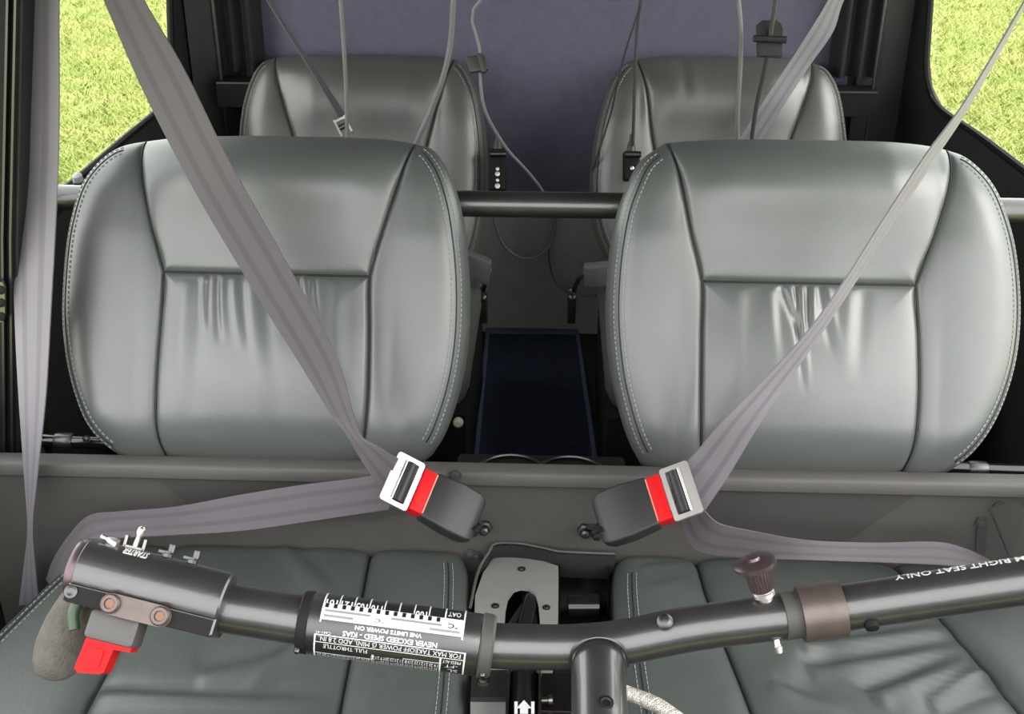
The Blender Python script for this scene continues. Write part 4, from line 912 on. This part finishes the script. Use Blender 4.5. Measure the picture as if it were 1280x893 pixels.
# bolt on the bar, quick release pin with mauve head, wing nut below
c = atd(830, 776, .775); mb = MB(); mb.lathe(atd(831, 778, .783), unit(up*.5-fw), [(0, 10*k), (3*k, 10*k), (6*k, 7*k), (7*k, 3*k)], 16); mb.build('bolt', BLACKP, cy)
pa = atd(958, 752, .788); pb = atd(942, 700, .782); pax = unit(pb-pa); L = np.linalg.norm(pb-pa)
mb = MB(); mb.lathe(pa, pax, [(0, 8*k), (L*.14, 9*k), (L*.14, 13*k), (L*.22, 13*k), (L*.24, 11*k), (L*.3, 11*k)], 24); mb.build('pin_base', CHROME, cy, auto=30)
mb = MB(); mb.lathe(pa, pax, [(L*.26, 12*k), (L*.30, 14*k), (L*.75, 15*k), (L*.80, 18*k), (L*.84, 26*k), (L*.94, 27*k), (L*.99, 22*k), (L*1.0, 8*k), (L*1.06, 7*k)], 32); pk = mb.build('release_pin', MAUVE, cy, auto=40); pk['label'] = 'mauve flanged release pin'
mb = MB()
for i in range(24):
    t = i*math.pi/12; b1 = unit(np.cross(pax, fw)); b2 = np.cross(pax, b1); mb.tube([pa+pax*L*.32+(math.cos(t)*b1+math.sin(t)*b2)*14.2*k, pa+pax*L*.74+(math.cos(t)*b1+math.sin(t)*b2)*15.2*k], 1.0*k, 5)
o = mb.build('knurling', MAUVE, pk); o['kind'] = 'stuff'
mb = MB(); wn = atd(971, 802, .785); wd_ = unit(atd(975, 822, .785)-wn); mb.lathe(wn-wd_*4*k, wd_, [(0, 4*k), (8*k, 4.5*k), (10*k, 6*k), (18*k, 5*k), (20*k, 2*k)], 14); mb.build('pin_tip', CHROME, cy)
mb = MB(); mb.lathe(atd(1090, 783, .77), unit(-fw-up*1.2), [(-.002, 9*k), (.002, 8*k), (.003, 3*k)], 14); mb.build('plug', BLACKM, cy)

# post
pt = atd(748, 832, .785); pb = atd(752, 1010, .70)
dirp = unit(pb-pt); b1 = unit(np.cross(dirp, -fw)); b2 = np.cross(b1, dirp); b2 = b2 if np.dot(b2, -fw) > 0 else -b2
rp = 34.5*k*.96
if np.dot(b1, rt) < 0: b1 = -b1
ang = np.linspace(0, 2*math.pi, 40, endpoint=False)
ring = lambda s_: [pt+(math.cos(t)*b1+math.sin(t)*b2)*rp+dirp*(s_ if np.isscalar(s_) else s_(t)) for t in ang]
topf = lambda t: .008-.016*max(0, math.sin(t))**.8 if math.sin(t) > 0 else .008
mb = MB(); base = mb.grid([ring(topf)]+[ring(s_) for s_ in np.linspace(.014, np.linalg.norm(pb-pt), 8)], closed_v=True); mb.f.append(tuple(base+i for i in range(40)))
post = mb.build('post', TUBEP, cy)
# coped top of the post, lofted on to the front of the bar, with its weld bead
fa = np.linspace(0, math.pi, 24); lowc = np.array([pt+(math.cos(t)*b1+math.sin(t)*b2)*rp+dirp*topf(t) for t in fa])
arc = np.array([atd(748.5+36*math.cos(t), 834-37*math.sin(t)**.8, .785-.010*math.sin(t)) for t in fa])
mb = MB(); mb.grid([lowc*(1-q_)+arc*q_ for q_ in np.linspace(0, 1, 6)]); mb.build('post_cope', BLACKP, cy, auto=0)
arcb = np.array([atd(748.5+36*math.cos(t), 834-37*math.sin(t)**.8, .800) for t in fa])
mb = MB(); mb.grid([arc, arcb]); mb.build('post_cope_edge', BLACKP, cy)
mb = MB(); mb.tube(arc, 1.8*k, 8); mb.build('weld_bead', STEELD, cy)
mb = MB(); mb.tube(lowc+b2*.0003, .9*k, 6); mb.build('post_edge', BLACKM, cy)
def scr_y(p): d_ = p-CAM; return 446.5-F*np.dot(d_, up)/np.dot(d_, fw)
cand = [pt+dirp*s_+b2*rp+b1*4*k for s_ in np.linspace(0, .25, 400)]; c2 = min(cand, key=lambda p: abs(scr_y(p)-879))
mb = MB(); mb.lathe(c2, b2, [(-.001, 9*k), (.001, 9*k), (.0012, 6*k), (-.0, 5*k)], 18); mb.build('post_rivet', STEELD, post)

# left grip housing: arch section extruded along the bar
gA = atd(104, 712, .80); gB = atd(283, 757, .80); gx = unit(gB-gA); gL = np.linalg.norm(gB-gA); g1 = -ray(190, 735); g1 = unit(g1-gx*np.dot(g1, gx)); g2 = np.cross(g1, gx); g2 = g2 if np.dot(g2, up) > 0 else -g2
rg = 40*k
def arch(s, sc=1.0):
    pts = []
    for t in np.linspace(200, -35, 26): tt = math.radians(t); pts.append((math.cos(tt), math.sin(tt)))    # x = towards viewer, y = up
    pts += [(.90, -.50), (.92, -.98), (.86, -1.04), (-.6, -1.04), (-.9, -.9)]
    return [gA+gx*s+(x*g1+y*g2)*rg*sc for x, y in pts]
mb = MB(); rows = [arch(0, .94), arch(.0015, 1), arch(gL-.0015, 1), arch(gL, .95)]; base = mb.grid(rows, closed_v=True); nn = len(rows[0]); mb.f.append(tuple(base+i for i in range(nn))); mb.f.append(tuple(base+3*nn+i for i in range(nn)))
gh = mb.build('grip_housing', TUBEP, cy, auto=30)
mb = MB(); mb.lathe(gA, -gx, [(-.001, rg*.96), (.003, rg*.97), (.0055, rg*.90), (.006, rg*.4)], 40); ec = mb.build('end_cap', MAUVE, cy)
fp = lambda s, y, lift=0.0: gA+gx*(s*k)+g2*(y*rg)+g1*(rg*.92+lift)
mb = MB(); mb.prism([fp(1, -.52, 0), fp(182, -.52, 0), fp(182, -1.0, .0002), fp(1, -1.0, .0002)], g1*.0014); mb.build('side_plate', BLACKM, gh, smooth=False)
mb = MB(); mb.lathe(fp(7, -.72, .0014), g1, [(-.001, 8*k), (.001, 8*k), (.0015, 5*k), (.001, 3*k)], 18); mb.build('grip_screw', STEELD, gh)
mb = MB(); n_ = 10; lpp = [fp(58+13*math.cos(t), -.78+.32*math.sin(t), 0) for t in np.linspace(math.pi/2, 3*math.pi/2, n_)]+[fp(120+13*math.cos(t), -.78+.32*math.sin(t), 0) for t in np.linspace(-math.pi/2, math.pi/2, n_)]
mb.prism(lpp, g1*.0025); pp = mb.build('clamp_plate', BRONZE, gh, auto=30); pp['label'] = 'bronze oval clamp plate'
for s_ in (58, 120):
    mb = MB(); mb.lathe(fp(s_, -.78, .0025), g1, [(0, 12*k), (.0025, 12*k), (.004, 10*k), (.004, 6.5*k), (.002, 6*k)], 20); mb.build('socket_screw', BRONZE, pp, auto=30)
    mb = MB(); mb.lathe(fp(s_, -.78, .004), g1, [(0, 6.5*k), (.0008, 6*k)], 6); mb.build('hex_recess', COPPER, pp, smooth=False)
# switch block and red trigger under the housing
bc = gA+gx*(65*k)-g2*(rg*1.04+17*k)+g1*.004
mb = MB(); mb.box(bc, gx*31*k, g2*18*k, g1*.013, .003); mb.build('switch_block', GREYP, cy, auto=35)
tcn = bc-gx*13*k-g2*(18+17)*k
mb = MB(); mb.prism([tcn+gx*x*k+g2*y*k-g1*.009 for x, y in ((-14, 18), (42, 18), (42, 13), (22, 11), (19, -17), (15, -20), (-11, -24), (-16, -20))], g1*.019); tg_ = mb.build('trigger', RED, cy, auto=30); tg_['label'] = 'red trigger switch'
mb = MB(); mb.prism([tcn+gx*x*k+g2*y*k+g1*.0095 for x, y in ((-9, 8), (12, 8), (12, -12), (-8, -15))], g1*.002); mb.build('trigger_pad', RED, tg_, smooth=False)
mb = MB(); mb.tube(cr_curve([gA+gx*8*k-g2*rg*.95, gA+gx*6*k-g2*(rg+14*k), gA+gx*14*k-g2*(rg+32*k)], 12), 7*k, 10); mb.build('wire_boot', GREEN, cy)
# foam grip hanging from the end of the housing
P = cr_curve([atd(103, 735, .815), atd(92, 765, .82), (atd(80, 800, .822)), atd(72, 832, .82), atd(70, 851, .82)], 30)
rad = np.interp(np.linspace(0, 1, 30), [0, .15, .4, .65, .82, .92, .97, 1], [16, 22, 29, 32.5, 31, 24, 15, 3])
mb = MB(); mb.tube(P, rad*k*1.02, 28); fg = mb.build('foam_grip', FOAM, cy); fg['label'] = 'dark foam covered hand grip'
# starter toggle, guard and two small switches on top of the housing
def gt(s, th, lift=0.0): t = math.radians(th); return gA+gx*(s*k)+(rg+lift)*(math.cos(t)*g1+math.sin(t)*g2)
nrm_ = lambda th: math.cos(math.radians(th))*g1+math.sin(math.radians(th))*g2
mb = MB(); 
for s_ in (42, 66): mb.box(gt(s_, 82, 6*k), gx*1.8*k, nrm_(82)*8*k, np.cross(gx, nrm_(82))*4*k)
mb.box(gt(54, 82, 1*k), gx*13*k, nrm_(82)*1.5*k, np.cross(gx, nrm_(82))*4*k); mb.build('switch_guard', STEEL, gh, smooth=False)
mb = MB(); n8 = unit(nrm_(80)+gx*.12); mb.lathe(gt(54, 82, 0), n8, [(0, 3.5*k), (8*k, 3.5*k), (16*k, 3*k), (20*k, 5*k), (26*k, 5*k), (29*k, 2*k)], 14); mb.build('starter_toggle', CHROME, gh)
for s_ in (96, 128):
    mb = MB(); mb.lathe(gt(s_, 82, 0), nrm_(82), [(0, 7*k), (4*k, 7*k), (4*k, 4*k), (7*k, 4*k)], 8); mb.box(gt(s_+4, 82, 11*k), gx*4*k, nrm_(82)*6*k, np.cross(gx, nrm_(82))*3*k, .001); mb.box(gt(s_-4, 82, 5*k), gx*7*k, nrm_(82)*1.5*k, np.cross(gx, nrm_(82))*3*k); mb.build('toggle_switch', STEELD, gh, auto=30)
mb = MB(); v, f = text_geo('STARTER', .03); wdt = v[:, 0].max()
mb.add([gt(78-32*p[0]/wdt, 68-20*p[1]/.7, .0004) for p in v], f); mb.build('switch_print', WHITE, gh, smooth=False)
mb = MB(); mb.lathe(gt(36, 70, 1*k), -gx+g2*.25, [(0, 2*k), (1*k, 7*k), (12*k, 5*k), (16*k, 2.5*k), (22*k, 4*k), (24*k, 3*k)], 14); mb.build('toggle_boot', CHROME, gh)
print('done', len(bpy.data.objects))
